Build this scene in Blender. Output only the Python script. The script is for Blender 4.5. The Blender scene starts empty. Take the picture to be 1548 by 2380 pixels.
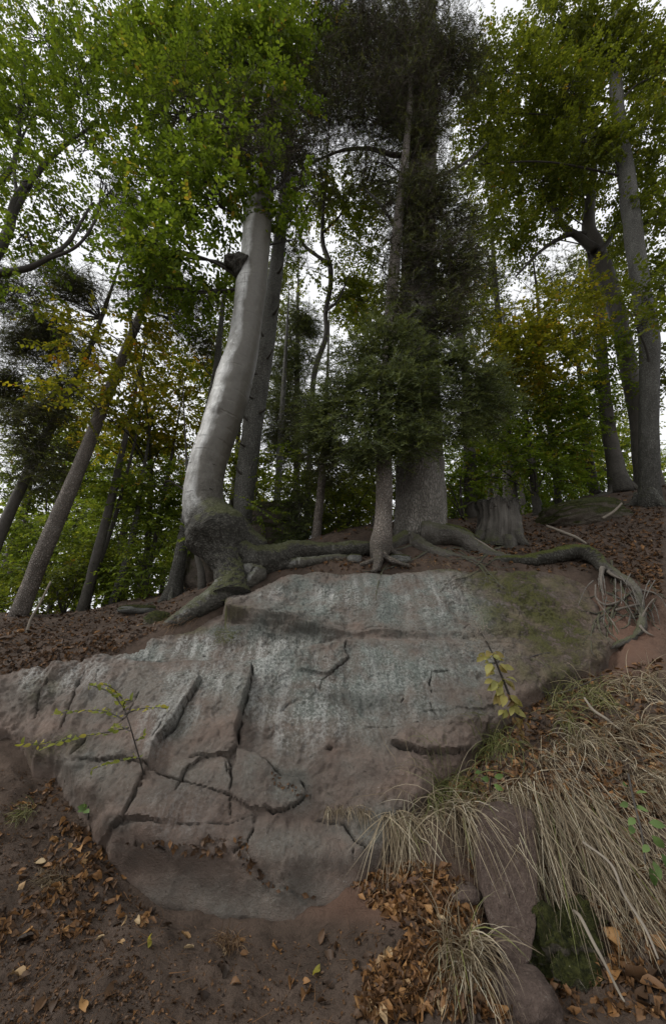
import bpy, math, random
import numpy as np
from mathutils import Vector, Matrix
from mathutils.bvhtree import BVHTree

R = math.radians
rng = np.random.default_rng(7)
random.seed(7)
scene = bpy.context.scene
col = scene.collection

# ------------------------------------------------------------------ camera, sky, sun, exposure
CAM = np.array([0.0, 0.0, 1.6]); PITCH = 20.0; F = 900.0; CX, CY = 774.0, 1190.0   # photo measured on a 1548 x 2380 grid
cam = bpy.data.cameras.new('camera'); cam_o = bpy.data.objects.new('camera', cam); col.objects.link(cam_o)
cam.sensor_fit = 'HORIZONTAL'; cam.sensor_width = 24.0; cam.lens = 24.0 * F / 1548.0
cam.clip_start = 0.05; cam.clip_end = 3000
cam_o.location = CAM; cam_o.rotation_euler = (R(90 + PITCH), 0, 0)
scene.camera = cam_o

SUN_EL, SUN_AZ = 40.0, 256.0      # azimuth measured clockwise from +Y: behind the viewer, to the left
world = bpy.data.worlds.new('World'); scene.world = world; world.use_nodes = True
wn = world.node_tree; wn.nodes.clear()
sky = wn.nodes.new('ShaderNodeTexSky'); sky.sky_type = 'NISHITA'; sky.sun_disc = False
sky.sun_elevation = R(SUN_EL); sky.sun_rotation = R(SUN_AZ); sky.dust_density = 4.0; sky.air_density = 1.0
hsv = wn.nodes.new('ShaderNodeHueSaturation'); hsv.inputs['Saturation'].default_value = 0.12
mixw = wn.nodes.new('ShaderNodeMixRGB'); mixw.inputs[0].default_value = 0.8; mixw.inputs[2].default_value = (8.7, 8.8, 9.0, 1)  # even cloud cover
bgn = wn.nodes.new('ShaderNodeBackground'); bgn.inputs['Strength'].default_value = 0.112
wo = wn.nodes.new('ShaderNodeOutputWorld')
wn.links.new(sky.outputs[0], hsv.inputs['Color']); wn.links.new(hsv.outputs[0], mixw.inputs[1])
wn.links.new(mixw.outputs[0], bgn.inputs[0]); wn.links.new(bgn.outputs[0], wo.inputs[0])

sl = bpy.data.lights.new('sun', 'SUN'); sl.energy = 1.5; sl.angle = R(14); sl.color = (1.0, 0.97, 0.93)
so = bpy.data.objects.new('sun', sl); col.objects.link(so)
sd_ = Vector((math.sin(R(SUN_AZ)) * math.cos(R(SUN_EL)), math.cos(R(SUN_AZ)) * math.cos(R(SUN_EL)), math.sin(R(SUN_EL))))
so.rotation_euler = sd_.to_track_quat('Z', 'Y').to_euler(); so.location = (-4, -8, 12)

scene.view_settings.view_transform = 'Standard'; scene.view_settings.look = 'None'
scene.view_settings.gamma = 1.0; scene.view_settings.use_curve_mapping = False
scene.view_settings.exposure = 0.28
scene.render.engine = 'CYCLES'
scene.cycles.max_bounces = 6; scene.cycles.diffuse_bounces = 3; scene.cycles.transmission_bounces = 3
scene.cycles.use_denoising = True

# ------------------------------------------------------------------ geometry helpers
CP, SP = math.cos(R(PITCH)), math.sin(R(PITCH))
def ray(X, Y):
    dx = (np.asarray(X, float) - CX) / F; dz = (CY - np.asarray(Y, float)) / F
    return np.stack([dx, CP - SP * dz, SP + CP * dz], -1)
def at(X, Y, y):                       # the point at forward distance y seen at photo position X, Y
    d = ray(X, Y); y = np.asarray(y, float)
    return CAM + d * (y / d[..., 1])[..., None]
def depth(p): return float(np.dot(np.asarray(p) - CAM, (0, CP, SP)))

_perm = np.random.default_rng(3).permutation(256).astype(np.int64); _perm = np.concatenate([_perm, _perm, _perm])
_gr = np.array([[1,1,0],[-1,1,0],[1,-1,0],[-1,-1,0],[1,0,1],[-1,0,1],[1,0,-1],[-1,0,-1],[0,1,1],[0,-1,1],[0,1,-1],[0,-1,-1]], float)
def perlin(p):
    p = np.asarray(p, float); i = np.floor(p).astype(np.int64); f = p - i; i &= 255
    u = f * f * f * (f * (f * 6 - 15) + 10)
    out = 0
    for a in (0, 1):
        for b in (0, 1):
            for c in (0, 1):
                h = _perm[_perm[_perm[(i[..., 0] + a) & 255] + ((i[..., 1] + b) & 255)] + ((i[..., 2] + c) & 255)] % 12
                g = _gr[h]
                d = g[..., 0] * (f[..., 0] - a) + g[..., 1] * (f[..., 1] - b) + g[..., 2] * (f[..., 2] - c)
                w = (u[..., 0] if a else 1 - u[..., 0]) * (u[..., 1] if b else 1 - u[..., 1]) * (u[..., 2] if c else 1 - u[..., 2])
                out = out + d * w
    return out
def fbm(p, freq=1.0, octv=4, gain=0.5, lac=2.03):
    out = 0; a = 1.0; p = np.asarray(p, float) * freq
    for k in range(octv):
        out = out + a * perlin(p + 17.3 * k); p = p * lac; a *= gain
    return out
def ridged(p, freq=1.0, octv=4, gain=0.5):
    out = 0; a = 1.0; p = np.asarray(p, float) * freq
    for k in range(octv):
        out = out + a * (1 - 2 * np.abs(perlin(p + 9.1 * k))); p = p * 2.1; a *= gain
    return out
def sstep(x): x = np.clip(x, 0, 1); return x * x * (3 - 2 * x)
def norm(v): v = np.asarray(v, float); return v / (np.linalg.norm(v, axis=-1, keepdims=True) + 1e-9)

def seg_dist(S, T, poly, closed=False):
    """distance, signed side and arc position of grid points to a polyline"""
    poly = np.asarray(poly, float); best = np.full(S.shape, 1e9); side = np.zeros(S.shape); arc = np.zeros(S.shape)
    pts = np.vstack([poly, poly[:1]]) if closed else poly
    L = 0; tot = np.linalg.norm(np.diff(pts, axis=0), axis=1).sum()
    for a, b in zip(pts[:-1], pts[1:]):
        e = b - a; l2 = e @ e + 1e-12
        k = np.clip(((S - a[0]) * e[0] + (T - a[1]) * e[1]) / l2, 0, 1)
        qx = S - a[0] - k * e[0]; qy = T - a[1] - k * e[1]
        d = np.sqrt(qx * qx + qy * qy); m = d < best
        best = np.where(m, d, best); side = np.where(m, np.sign(e[0] * qy - e[1] * qx), side)
        arc = np.where(m, (L + k * math.sqrt(l2)) / tot, arc); L += math.sqrt(l2)
    return best, side, arc
def inside(S, T, poly):
    poly = np.asarray(poly, float); c = np.zeros(S.shape, bool); n = len(poly)
    for i in range(n):
        x1, y1 = poly[i]; x2, y2 = poly[(i + 1) % n]
        if y1 == y2: continue
        c ^= ((y1 > T) != (y2 > T)) & (S < (x2 - x1) * (T - y1) / (y2 - y1) + x1)
    return c

class MB:
    """collects shapes; obj() links them as ONE mesh object"""
    def __init__(s): s.v = []; s.f = []; s.uv = []; s.t = []; s.n = 0
    def add(s, v, f, uvw=None, tint=None):
        v = np.asarray(v, float).reshape(-1, 3)
        for ff in (f if isinstance(f, list) else [f]):
            if len(ff): s.f.append(np.asarray(ff, np.int64) + s.n)
        s.v.append(v); k = len(v)
        s.uv.append(np.zeros((k, 3)) if uvw is None else np.asarray(uvw, float).reshape(-1, 3))
        s.t.append(np.zeros(k) if tint is None else np.broadcast_to(np.asarray(tint, float), (k,)))
        s.n += k
    def mesh(s, name, mat, base=(0, 0, 0), smooth=True):
        v = np.concatenate(s.v) - np.asarray(base, float)
        me = bpy.data.meshes.new(name); me.vertices.add(len(v)); me.vertices.foreach_set('co', v.astype(np.float32).ravel())
        loops = np.concatenate([f.ravel() for f in s.f]); tot = np.concatenate([np.full(len(f), f.shape[1], np.int64) for f in s.f])
        me.loops.add(len(loops)); me.loops.foreach_set('vertex_index', loops.astype(np.int32))
        me.polygons.add(len(tot)); st = np.concatenate([[0], np.cumsum(tot)[:-1]])
        me.polygons.foreach_set('loop_start', st.astype(np.int32)); me.polygons.foreach_set('loop_total', tot.astype(np.int32))
        me.polygons.foreach_set('use_smooth', np.full(len(tot), smooth))
        me.update(calc_edges=True)
        a = me.attributes.new('uvw', 'FLOAT_VECTOR', 'POINT'); a.data.foreach_set('vector', np.concatenate(s.uv).astype(np.float32).ravel())
        a = me.attributes.new('tint', 'FLOAT', 'POINT'); a.data.foreach_set('value', np.concatenate(s.t).astype(np.float32))
        if mat: me.materials.append(mat)
        return me
    def obj(s, name, mat, parent=None, smooth=True):
        base = np.array(parent.matrix_world.translation) if parent else np.zeros(3)
        if parent: base = np.array(WB[parent.name])
        o = bpy.data.objects.new(name, s.mesh(name, mat, base, smooth)); col.objects.link(o)
        if parent: o.parent = parent
        return o
WB = {}
def thing(name, label, cat, base, group=None):
    o = bpy.data.objects.new(name, None); col.objects.link(o); o.location = [float(c) for c in base]
    o.empty_display_size = 0.1
    WB[o.name] = tuple(float(c) for c in base)
    return tag(o, label, cat, group)
def sub(o): WB[o.name] = WB[o.parent.name] if o.parent else (0, 0, 0); return o    # lets a part carry sub-parts
def tag(o, label=None, cat=None, group=None, kind=None):
    if label: o['label'] = label
    if cat: o['category'] = cat
    if group: o['group'] = group
    if kind: o['kind'] = kind
    return o
def solo(mb, name, mat, label, cat, base, group=None, kind=None, smooth=True):
    """a thing that is one mesh, its origin at its base"""
    base = np.asarray(base, float)
    o = bpy.data.objects.new(name, mb.mesh(name, mat, base, smooth)); col.objects.link(o); o.location = base
    return tag(o, label, cat, group, kind)

def crom(P, n, pw=1.0):
    """Catmull-Rom resample of points with any number of columns"""
    P = np.asarray(P, float); m = len(P)
    if m == 2:
        t = (np.linspace(0, 1, n) ** pw)[:, None]; return P[0] * (1 - t) + P[1] * t
    d = np.concatenate([[0], np.cumsum(np.linalg.norm(np.diff(P[:, :3], axis=0), axis=1))]); d /= d[-1]
    u = np.interp(np.linspace(0, 1, n) ** pw, d, np.arange(m)); i = np.clip(u.astype(int), 0, m - 2); f = (u - i)[:, None]
    Q = np.vstack([2 * P[0] - P[1], P, 2 * P[-1] - P[-2]])
    a, b, c, e = Q[i], Q[i + 1], Q[i + 2], Q[i + 3]
    return 0.5 * (2 * b + (c - a) * f + (2 * a - 5 * b + 4 * c - e) * f * f + (3 * b - a - 3 * c + e) * f ** 3)

def tube(mb, P, rad, n=8, ns=None, rough=0.0, rfreq=3.0, disp=None, tint=0.0, cap=True, seed=0.0, pw=1.0):
    """tapered tube along P (rows x,y,z); rad per point; disp(uvw, xyz, nrm) gives a radial offset"""
    P = np.asarray(P, float); rad = np.broadcast_to(np.asarray(rad, float), (len(P),))
    ns = ns or len(P) * 4
    C = crom(np.hstack([P, rad[:, None]]), ns, pw); C, r = C[:, :3], np.maximum(C[:, 3], 0.0006)
    T = norm(np.gradient(C, axis=0)); U = np.zeros_like(C)
    ref = np.array([0, 1.0, 0]) if abs(T[0, 1]) < 0.9 else np.array([1.0, 0, 0])     # seam at the far side
    U[0] = norm(ref - T[0] * (ref @ T[0]))
    for k in range(1, ns):
        w = U[k - 1] - T[k] * (U[k - 1] @ T[k]); U[k] = w / (np.linalg.norm(w) + 1e-9)
    W = np.cross(T, U); th = np.linspace(0, 2 * np.pi, n + 1)
    N = U[:, None] * np.cos(th)[None, :, None] + W[:, None] * np.sin(th)[None, :, None]
    L = np.concatenate([[0], np.cumsum(np.linalg.norm(np.diff(C, axis=0), axis=1))])
    rr = np.repeat(r[:, None], n + 1, 1)
    uvw = np.stack([np.cos(th)[None] * r.mean() + 0 * rr, np.sin(th)[None] * r.mean() + 0 * rr, L[:, None] + 0 * rr], -1)
    if rough: rr = rr * (1 + rough * fbm(uvw + seed, rfreq, 3))
    V = C[:, None] + N * rr[..., None]
    if disp is not None: V = V + N * disp(uvw, V, N)[..., None]
    V[:, n] = V[:, 0]
    k = np.arange(ns - 1)[:, None] * (n + 1) + np.arange(n)[None]
    f = np.stack([k, k + 1, k + n + 2, k + n + 1], -1).reshape(-1, 4)
    fl = [f]
    V = V.reshape(-1, 3); uv = uvw.reshape(-1, 3)
    if cap:
        c0, c1 = len(V), len(V) + 1
        V = np.vstack([V, C[:1] , C[-1:] + T[-1:] * r[-1] * 0.4]); uv = np.vstack([uv, uv[:1], uv[-1:]])
        i = np.arange(n); q = (ns - 1) * (n + 1)
        fl.append(np.vstack([np.stack([i * 0 + c0, i + 1, i], -1), np.stack([i * 0 + c1, q + i, q + i + 1], -1)]))
    t = np.broadcast_to(tint, (len(V),)) if np.ndim(tint) == 0 else np.concatenate([np.repeat(np.interp(L / L[-1], np.concatenate([[0], np.cumsum(np.linalg.norm(np.diff(P, axis=0), axis=1))])[:len(tint)] / np.linalg.norm(np.diff(P, axis=0), axis=1).sum() if len(tint) == len(P) else np.linspace(0, 1, len(tint)), tint), n + 1), ([tint[0], tint[-1]] if cap else [])])
    mb.add(V, fl, uv, t)

# ------------------------------------------------------------------ material helpers
class G:
    def __init__(s, name):
        s.m = bpy.data.materials.new(name); s.m.use_nodes = True; s.t = s.m.node_tree; s.t.nodes.clear()
        s.out = s.t.nodes.new('ShaderNodeOutputMaterial')
    def n(s, typ, out=0, props=None, **inp):
        nd = s.t.nodes.new(typ)
        for k, v in (props or {}).items(): setattr(nd, k, v)
        for k, v in inp.items():
            sock = nd.inputs[int(k[1:])] if k[0] == 'i' and k[1:].isdigit() else nd.inputs[k.replace('_', ' ')]
            if isinstance(v, bpy.types.NodeSocket): s.t.links.new(v, sock)
            elif isinstance(v, (tuple, list)) and len(v) == 3 and sock.type == 'RGBA': sock.default_value = (*v, 1)
            else: sock.default_value = v
        return nd.outputs[out]
    def pos(s, sc=(1, 1, 1), attr=None):
        v = s.n('ShaderNodeAttribute', 1, {'attribute_name': attr}) if attr else s.n('ShaderNodeTexCoord', 3)
        return s.n('ShaderNodeMapping', Vector=v, Scale=sc)
    def noise(s, v, scale, detail=6, rough=0.6, dist=0.0): return s.n('ShaderNodeTexNoise', Vector=v, Scale=scale, Detail=detail, Roughness=rough, Distortion=dist)
    def ramp(s, fac, stops, out=0):
        nd = s.t.nodes.new('ShaderNodeValToRGB'); s.t.links.new(fac, nd.inputs[0]); e = nd.color_ramp.elements
        while len(e) < len(stops): e.new(0.5)
        for el, (p, c) in zip(e, stops): el.position = p; el.color = (c, c, c, 1) if np.isscalar(c) else (*c, 1)
        return nd.outputs[out]
    def mix(s, fac, a, b, mode='MIX'): return s.n('ShaderNodeMixRGB', 0, {'blend_type': mode}, i0=fac, i1=a, i2=b)
    def math(s, op, a, b=0.0, clamp=False): return s.n('ShaderNodeMath', 0, {'operation': op, 'use_clamp': clamp}, i0=a, i1=b)
    def attr(s, name): return s.n('ShaderNodeAttribute', 2, {'attribute_name': name})
    def bump(s, h, strength=0.5, dist=0.01, normal=None):
        kw = dict(Height=h, Strength=strength, Distance=dist)
        if normal is not None: kw['Normal'] = normal
        return s.n('ShaderNodeBump', **kw)
    def bsdf(s, colr, rough=0.8, normal=None, spec=0.3):
        kw = dict(Base_Color=colr, Roughness=rough); kw['Specular_IOR_Level'] = spec
        if normal is not None: kw['Normal'] = normal
        return s.n('ShaderNodeBsdfPrincipled', **kw)
    def done(s, sh): s.t.links.new(sh, s.out.inputs[0]); return s.m

def leaf_mat(name, stops, trans=0.5, rough=0.55, tint='tint'):
    g = G(name); t = g.attr(tint)
    c = g.ramp(t, stops)
    v = g.noise(g.pos(), 30.0, 2); c = g.mix(0.35, c, g.mix(1.0, c, g.ramp(v, [(0.3, 0.45), (0.7, 1.3)]), 'MULTIPLY'))
    b = g.bsdf(c, rough, spec=0.3)
    tr = g.n('ShaderNodeBsdfTranslucent', Color=g.mix(1.0, c, (1.35, 1.25, 0.7), 'MULTIPLY'))
    return g.done(g.n('ShaderNodeMixShader', i0=trans, i1=b, i2=tr))

# foliage palettes
M = {}
M['beech_green'] = leaf_mat('beech_leaf_green', [(0, (.07, .115, .015)), (.5, (.135, .205, .025)), (.85, (.21, .27, .035)), (1, (.32, .24, .04))])
M['deep_green'] = leaf_mat('beech_leaf_deep', [(0, (.065, .09, .014)), (.5, (.13, .165, .021)), (.88, (.19, .22, .027)), (1, (.28, .19, .03))])
M['autumn'] = leaf_mat('beech_leaf_autumn', [(0, (.11, .13, .02)), (.45, (.24, .26, .028)), (.72, (.40, .34, .032)), (.92, (.46, .28, .035)), (1, (.45, .18, .03))])
M['pale_green'] = leaf_mat('shrub_leaf_pale', [(0, (.08, .125, .018)), (.6, (.19, .26, .04)), (1, (.34, .36, .06))])
M['needle'] = leaf_mat('needle_dark', [(0, (.028, .034, .013)), (.6, (.068, .080, .027)), (1, (.13, .145, .045))], 0.3, 0.6)
M['needle_blue'] = leaf_mat('needle_blue_green', [(0, (.032, .046, .015)), (.6, (.080, .105, .032)), (1, (.15, .18, .055))], 0.3, 0.6)
M['dead_twig'] = leaf_mat('dead_twig', [(0, (.03, .024, .017)), (.7, (.075, .062, .045)), (1, (.22, .19, .155))], 0.05, 0.8)
M['sapling'] = leaf_mat('sapling_leaf', [(0, (.15, .19, .035)), (.6, (.26, .28, .055)), (1, (.36, .31, .06))])

def litter_mat(name, obj_random):
    g = G(name)
    t = g.n('ShaderNodeObjectInfo', 5) if obj_random else g.attr('tint')
    c = g.ramp(t, [(0, (.035, .022, .014)), (.35, (.11, .058, .026)), (.65, (.235, .115, .04)), (.88, (.37, .20, .072)), (1, (.44, .33, .19))])
    v = g.noise(g.pos(), 60.0, 3); c = g.mix(0.5, c, g.mix(1.0, c, g.ramp(v, [(0.3, 0.35), (0.7, 1.25)]), 'MULTIPLY'))
    b = g.bsdf(c, 0.6, spec=0.35); tr = g.n('ShaderNodeBsdfTranslucent', Color=c)
    return g.done(g.n('ShaderNodeMixShader', i0=0.2, i1=b, i2=tr))
M['litter'] = litter_mat('dry_leaf_litter', False); M['fallen'] = litter_mat('dry_beech_leaf', True)

def grass_mat(name, stops):
    g = G(name); c = g.ramp(g.attr('tint'), stops)
    b = g.bsdf(c, 0.55, spec=0.4); tr = g.n('ShaderNodeBsdfTranslucent', Color=c)
    return g.done(g.n('ShaderNodeMixShader', i0=0.25, i1=b, i2=tr))
M['straw'] = grass_mat('straw_grass', [(0, (.08, .055, .032)), (.4, (.20, .155, .095)), (.7, (.36, .30, .20)), (.9, (.52, .47, .36)), (1, (.16, .17, .05))])
M['green_grass'] = grass_mat('green_grass', [(0, (.08, .09, .025)), (.55, (.15, .16, .05)), (.8, (.27, .235, .11)), (1, (.38, .32, .19))])
M['brown_grass'] = grass_mat('brown_grass', [(0, (.09, .05, .025)), (.6, (.21, .13, .07)), (1, (.34, .25, .14))])

def mk_soil():
    g = G('forest_soil'); p = g.pos()
    a = g.noise(p, 3.0, 8, 0.65); b = g.noise(p, 22.0, 8, 0.7); c = g.noise(p, 110.0, 4, 0.7)
    base = g.mix(g.ramp(a, [(.35, 0.), (.65, 1.)]), (.055, .040, .030), (.108, .077, .058))
    base = g.mix(g.ramp(b, [(.5, 0.), (.72, .75)]), base, (.028, .020, .015))
    base = g.mix(g.ramp(c, [(.60, 0.), (.72, .7)]), base, (.17, .11, .075))
    red = g.attr('tint'); base = g.mix(red, base, g.mix(b, (.15, .082, .055), (.24, .135, .095)))
    h = g.math('ADD', b, g.math('MULTIPLY', c, 0.5))
    return g.done(g.bsdf(base, 0.92, g.bump(h, 0.9, 0.03), 0.2))
M['soil'] = mk_soil()

def mk_rock():
    g = G('red_sandstone'); p = g.pos()
    lich, moss, dark = g.attr('lichen'), g.attr('moss'), g.attr('stain')
    big = g.noise(p, 1.3, 6, 0.6); mid = g.noise(p, 7.0, 8, 0.65); fin = g.noise(p, 55.0, 6, 0.7); grain = g.noise(p, 240.0, 3, 0.6)
    col_ = g.mix(g.ramp(big, [(.35, 0.), (.65, 1.)]), (.142, .100, .077), (.215, .153, .119))
    col_ = g.mix(g.ramp(mid, [(.35, .75), (.6, 0.)]), col_, (.090, .066, .052))
    col_ = g.mix(g.ramp(g.noise(g.pos((1, 2.2, 2.2)), 2.6, 7, .7), [(.48, 0.), (.64, .4)]), col_, (.118, .108, .094))
    streak = g.noise(g.pos((14.0, 1.6, 1.6)), 1.0, 6, 0.6)
    # crust of grey-green lichen and pale lime wash
    lm = g.math('MULTIPLY', lich, g.ramp(g.math('ADD', g.math('MULTIPLY', mid, .55), g.math('MULTIPLY', big, .45)), [(.36, .22), (.50, 1.)]))
    crust = g.mix(g.ramp(fin, [(.40, 0.), (.62, 1.)]), (.085, .104, .090), (.215, .245, .222))
    col_ = g.mix(g.math('MULTIPLY', lm, .92, True), col_, crust)
    wh = g.math('MULTIPLY', g.attr('white'), g.ramp(g.math('ADD', g.math('MULTIPLY', fin, .5), g.math('MULTIPLY', streak, .5)), [(.47, 0.), (.60, 1.)]))
    col_ = g.mix(g.math('MULTIPLY', wh, .85, True), col_, (.50, .50, .47))
    sp = g.ramp(g.n('ShaderNodeTexVoronoi', Vector=p, Scale=38.0), [(.06, 1.), (.13, 0.)])
    col_ = g.mix(g.math('MULTIPLY', g.math('MULTIPLY', sp, g.ramp(mid, [(.5, 0.), (.62, 1.)])), .55), col_, (.52, .52, .48))
    dk = g.math('MULTIPLY', dark, g.ramp(fin, [(.3, .6), (.6, 1.)]), True)
    col_ = g.mix(g.math('MULTIPLY', dk, .8), col_, (.05, .05, .042))
    pit = g.ramp(g.noise(p, 30.0, 4, 0.75), [(.29, 1.), (.37, 0.)])
    col_ = g.mix(g.math('MULTIPLY', pit, .4), col_, (.045, .036, .030))
    mm = g.math('MULTIPLY', moss, g.ramp(g.math('ADD', g.math('MULTIPLY', mid, .6), g.math('MULTIPLY', fin, .4)), [(.44, 0.), (.50, 1.)]), True)
    mcol = g.mix(fin, (.030, .034, .006), (.14, .135, .026))
    col_ = g.mix(mm, col_, mcol)
    col_ = g.mix(g.ramp(grain, [(.35, .30), (.6, 0.)]), col_, (.08, .065, .055))
    h = g.math('ADD', g.math('MULTIPLY', mid, .28), g.math('ADD', g.math('MULTIPLY', fin, .5), g.math('MULTIPLY', grain, .25)))
    h = g.math('SUBTRACT', h, g.math('MULTIPLY', pit, .25))
    h = g.math('ADD', h, g.math('MULTIPLY', mm, g.math('MULTIPLY', fin, 1.2)))
    return g.done(g.bsdf(col_, 0.72, g.bump(h, 1.0, 0.032), 0.35))
M['rock'] = mk_rock()

def mk_stone(name, c0, c1, moss=0.0, strata=0.0):
    g = G(name); p = g.pos(); a = g.noise(p, 5.0, 8, 0.65); b = g.noise(p, 40.0, 6, 0.7)
    c = g.mix(a, c0, c1); c = g.mix(g.ramp(b, [(.35, .5), (.6, 0.)]), c, tuple(x * .45 for x in c0))
    c = g.mix(g.ramp(b, [(.6, 0.), (.75, .5)]), c, (.40, .40, .36))
    h = g.math('ADD', a, g.math('MULTIPLY', b, .4))
    if moss:
        nz = g.n('ShaderNodeSeparateXYZ', 2, Vector=g.n('ShaderNodeNewGeometry', 1))
        mk = g.math('MULTIPLY', g.ramp(g.math('ADD', nz, g.math('MULTIPLY', a, .9)), [(max(0, .75 - moss * .6), 0.), (min(1, 1.0 - moss * .45), 1.)]), 1.0, True)
        c = g.mix(mk, c, g.mix(g.ramp(b, [(.35, 0.), (.65, 1.)]), (.014, .018, .005), (.085, .09, .022)))
        h = g.math('ADD', h, g.math('MULTIPLY', mk, b))
    h = g.math('ADD', h, g.math('MULTIPLY', g.noise(p, 130.0, 4, .7), .35))
    return g.done(g.bsdf(c, 0.9, g.bump(h, 1.0, 0.05), 0.2))
M['slab_stone'] = mk_stone('slab_stone', (.095, .068, .056), (.19, .140, .115))
M['grey_stone'] = mk_stone('grey_stone', (.13, .13, .12), (.27, .27, .25), 0.2)
M['mossy_stone'] = mk_stone('mossy_stone', (.12, .105, .08), (.22, .19, .15), 1.0)
M['back_stone'] = mk_stone('back_stone', (.10, .085, .07), (.22, .18, .145), 0.55)

def mk_bark(name, c0, c1, scale=(1, 1, 1), plates=0.0, moss=0.0, bump=0.7, speck=0.0, rough=0.75, rings=0.0, spec=0.3, algae_shade=0.0):
    g = G(name); p = g.pos(scale, 'uvw'); a = g.noise(p, 4.0, 7, 0.65); b = g.noise(p, 28.0, 7, 0.7)
    c = g.mix(g.ramp(a, [(.3, 0.), (.7, 1.)]), c0, c1)
    h = g.math('ADD', a, g.math('MULTIPLY', b, .6))
    if plates:
        v = g.n('ShaderNodeTexVoronoi', 0, {'feature': 'DISTANCE_TO_EDGE'}, Vector=g.mix(0.12, p, g.n('ShaderNodeTexNoise', 1, Vector=p, Scale=8.0), 'ADD'), Scale=plates)
        cr = g.ramp(v, [(.0, 1.), (.22, 0.)])
        c = g.mix(g.math('MULTIPLY', cr, .65), c, tuple(x * .25 for x in c0))
        h = g.math('SUBTRACT', h, g.math('MULTIPLY', cr, .8))
    else:
        c = g.mix(g.ramp(b, [(.33, .45), (.5, 0.)]), c, tuple(x * .4 for x in c0))
    if rings:
        w = g.n('ShaderNodeTexWave', 1, {'bands_direction': 'Z'}, Vector=g.pos((1, 1, 1), 'uvw'), Scale=1.6, Distortion=2.5, Detail=3.0)
        rg = g.ramp(w, [(.93, 0.), (.99, 1.)]); c = g.mix(g.math('MULTIPLY', g.math('MULTIPLY', rg, g.ramp(a, [(.48, 0.), (.62, 1.)])), .6 * rings), c, tuple(x * .3 for x in c0))
        h = g.math('SUBTRACT', h, g.math('MULTIPLY', g.math('MULTIPLY', rg, g.ramp(a, [(.48, 0.), (.62, 1.)])), .4))
    if speck:
        vv = g.ramp(g.noise(g.pos((1, 1, 1), 'uvw'), 70.0, 3, .6), [(.58, 0.), (.68, 1.)]); c = g.mix(g.math('MULTIPLY', vv, speck), c, (.55, .56, .53))
    if algae_shade:
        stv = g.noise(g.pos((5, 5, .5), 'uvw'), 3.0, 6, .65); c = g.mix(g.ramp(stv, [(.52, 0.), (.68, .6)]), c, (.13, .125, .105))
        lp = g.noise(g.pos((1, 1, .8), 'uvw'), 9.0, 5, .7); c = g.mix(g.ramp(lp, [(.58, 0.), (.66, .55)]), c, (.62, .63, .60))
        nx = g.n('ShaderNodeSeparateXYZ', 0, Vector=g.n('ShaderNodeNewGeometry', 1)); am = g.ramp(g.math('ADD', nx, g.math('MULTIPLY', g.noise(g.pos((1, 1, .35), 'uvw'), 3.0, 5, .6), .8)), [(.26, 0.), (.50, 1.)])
        c = g.mix(g.math('MULTIPLY', am, algae_shade), c, g.mix(b, (.055, .048, .036), (.125, .113, .09)))  # algae stain on the right side, deepened with painted shade by surface normal
    # tint: 0 plain, towards 1 mossy and scaly
    t = g.attr('tint'); mk = g.math('MULTIPLY', g.ramp(g.math('ADD', g.math('MULTIPLY', t, .75), g.math('MULTIPLY', g.noise(g.pos((1, 1, 1), 'uvw'), 6.0, 6, .7), .5)), [(.46, 0.), (.92, 1.)]), 1.0, True)
    nz = g.n('ShaderNodeSeparateXYZ', 2, Vector=g.n('ShaderNodeNewGeometry', 1))
    mk2 = g.math('MULTIPLY', mk, g.ramp(g.math('ADD', nz, b), [(.75, 0.), (1.15, 1.)]))
    dc = g.mix(g.ramp(b, [(.35, 0.), (.7, 1.)]), (.03, .028, .023), (.12, .115, .10))
    sc = g.ramp(g.n('ShaderNodeTexVoronoi', Vector=g.pos((1, 1, 1), 'uvw'), Scale=48.0), [(.3, 0.), (.6, 1.)])
    dc = g.mix(g.math('MULTIPLY', sc, .6), dc, (.02, .019, .016))
    c = g.mix(mk, c, dc)
    c = g.mix(g.math('MULTIPLY', mk2, moss, True), c, g.mix(b, (.025, .029, .009), (.10, .108, .033)))
    h = g.math('SUBTRACT', h, g.math('MULTIPLY', g.math('MULTIPLY', sc, mk), .5))
    return g.done(g.bsdf(c, g.math('ADD', g.math('MULTIPLY', mk, .9 - rough), rough), g.bump(h, bump, 0.014), g.math('SUBTRACT', spec, g.math('MULTIPLY', mk, spec * .7))))
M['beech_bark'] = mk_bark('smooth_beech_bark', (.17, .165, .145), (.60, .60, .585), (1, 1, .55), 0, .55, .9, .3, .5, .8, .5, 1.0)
M['fir_bark'] = mk_bark('plated_fir_bark', (.13, .115, .095), (.30, .28, .245), (1, 1, .30), 46.0, .4, 1.0, .35)
M['spruce_bark'] = mk_bark('scaly_spruce_bark', (.13, .105, .085), (.27, .235, .20), (1, 1, .4), 70.0, .5, 1.0, .3)
M['grey_bark'] = mk_bark('grey_trunk_bark', (.075, .070, .058), (.20, .195, .17), (1, 1, .3), 60.0, .7, 1.0, .45)
M['dark_bark'] = mk_bark('dark_trunk_bark', (.05, .043, .036), (.105, .095, .08), (1, 1, .4), 0, .6, .8, .1)
M['limb_bark'] = mk_bark('limb_bark', (.035, .03, .026), (.075, .068, .058), (1, 1, .5), 0, .3, .5, 0)
M['root_bark'] = mk_bark('root_bark', (.065, .057, .047), (.16, .145, .125), (1, 1, .25), 0, 1.0, 1.0, .25)
M['pale_root'] = mk_bark('pale_root', (.085, .070, .056), (.20, .175, .145), (1, 1, .25), 0, .8, 1.0, .15)
M['dry_wood'] = mk_bark('dry_wood', (.14, .115, .085), (.32, .285, .235), (1, 1, .2), 0, 0, .6, 0)
M['stump_wood'] = mk_bark('rotten_stump', (.045, .04, .033), (.15, .135, .115), (3.5, 3.5, .22), 0, .8, 1.0, 0)

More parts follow.
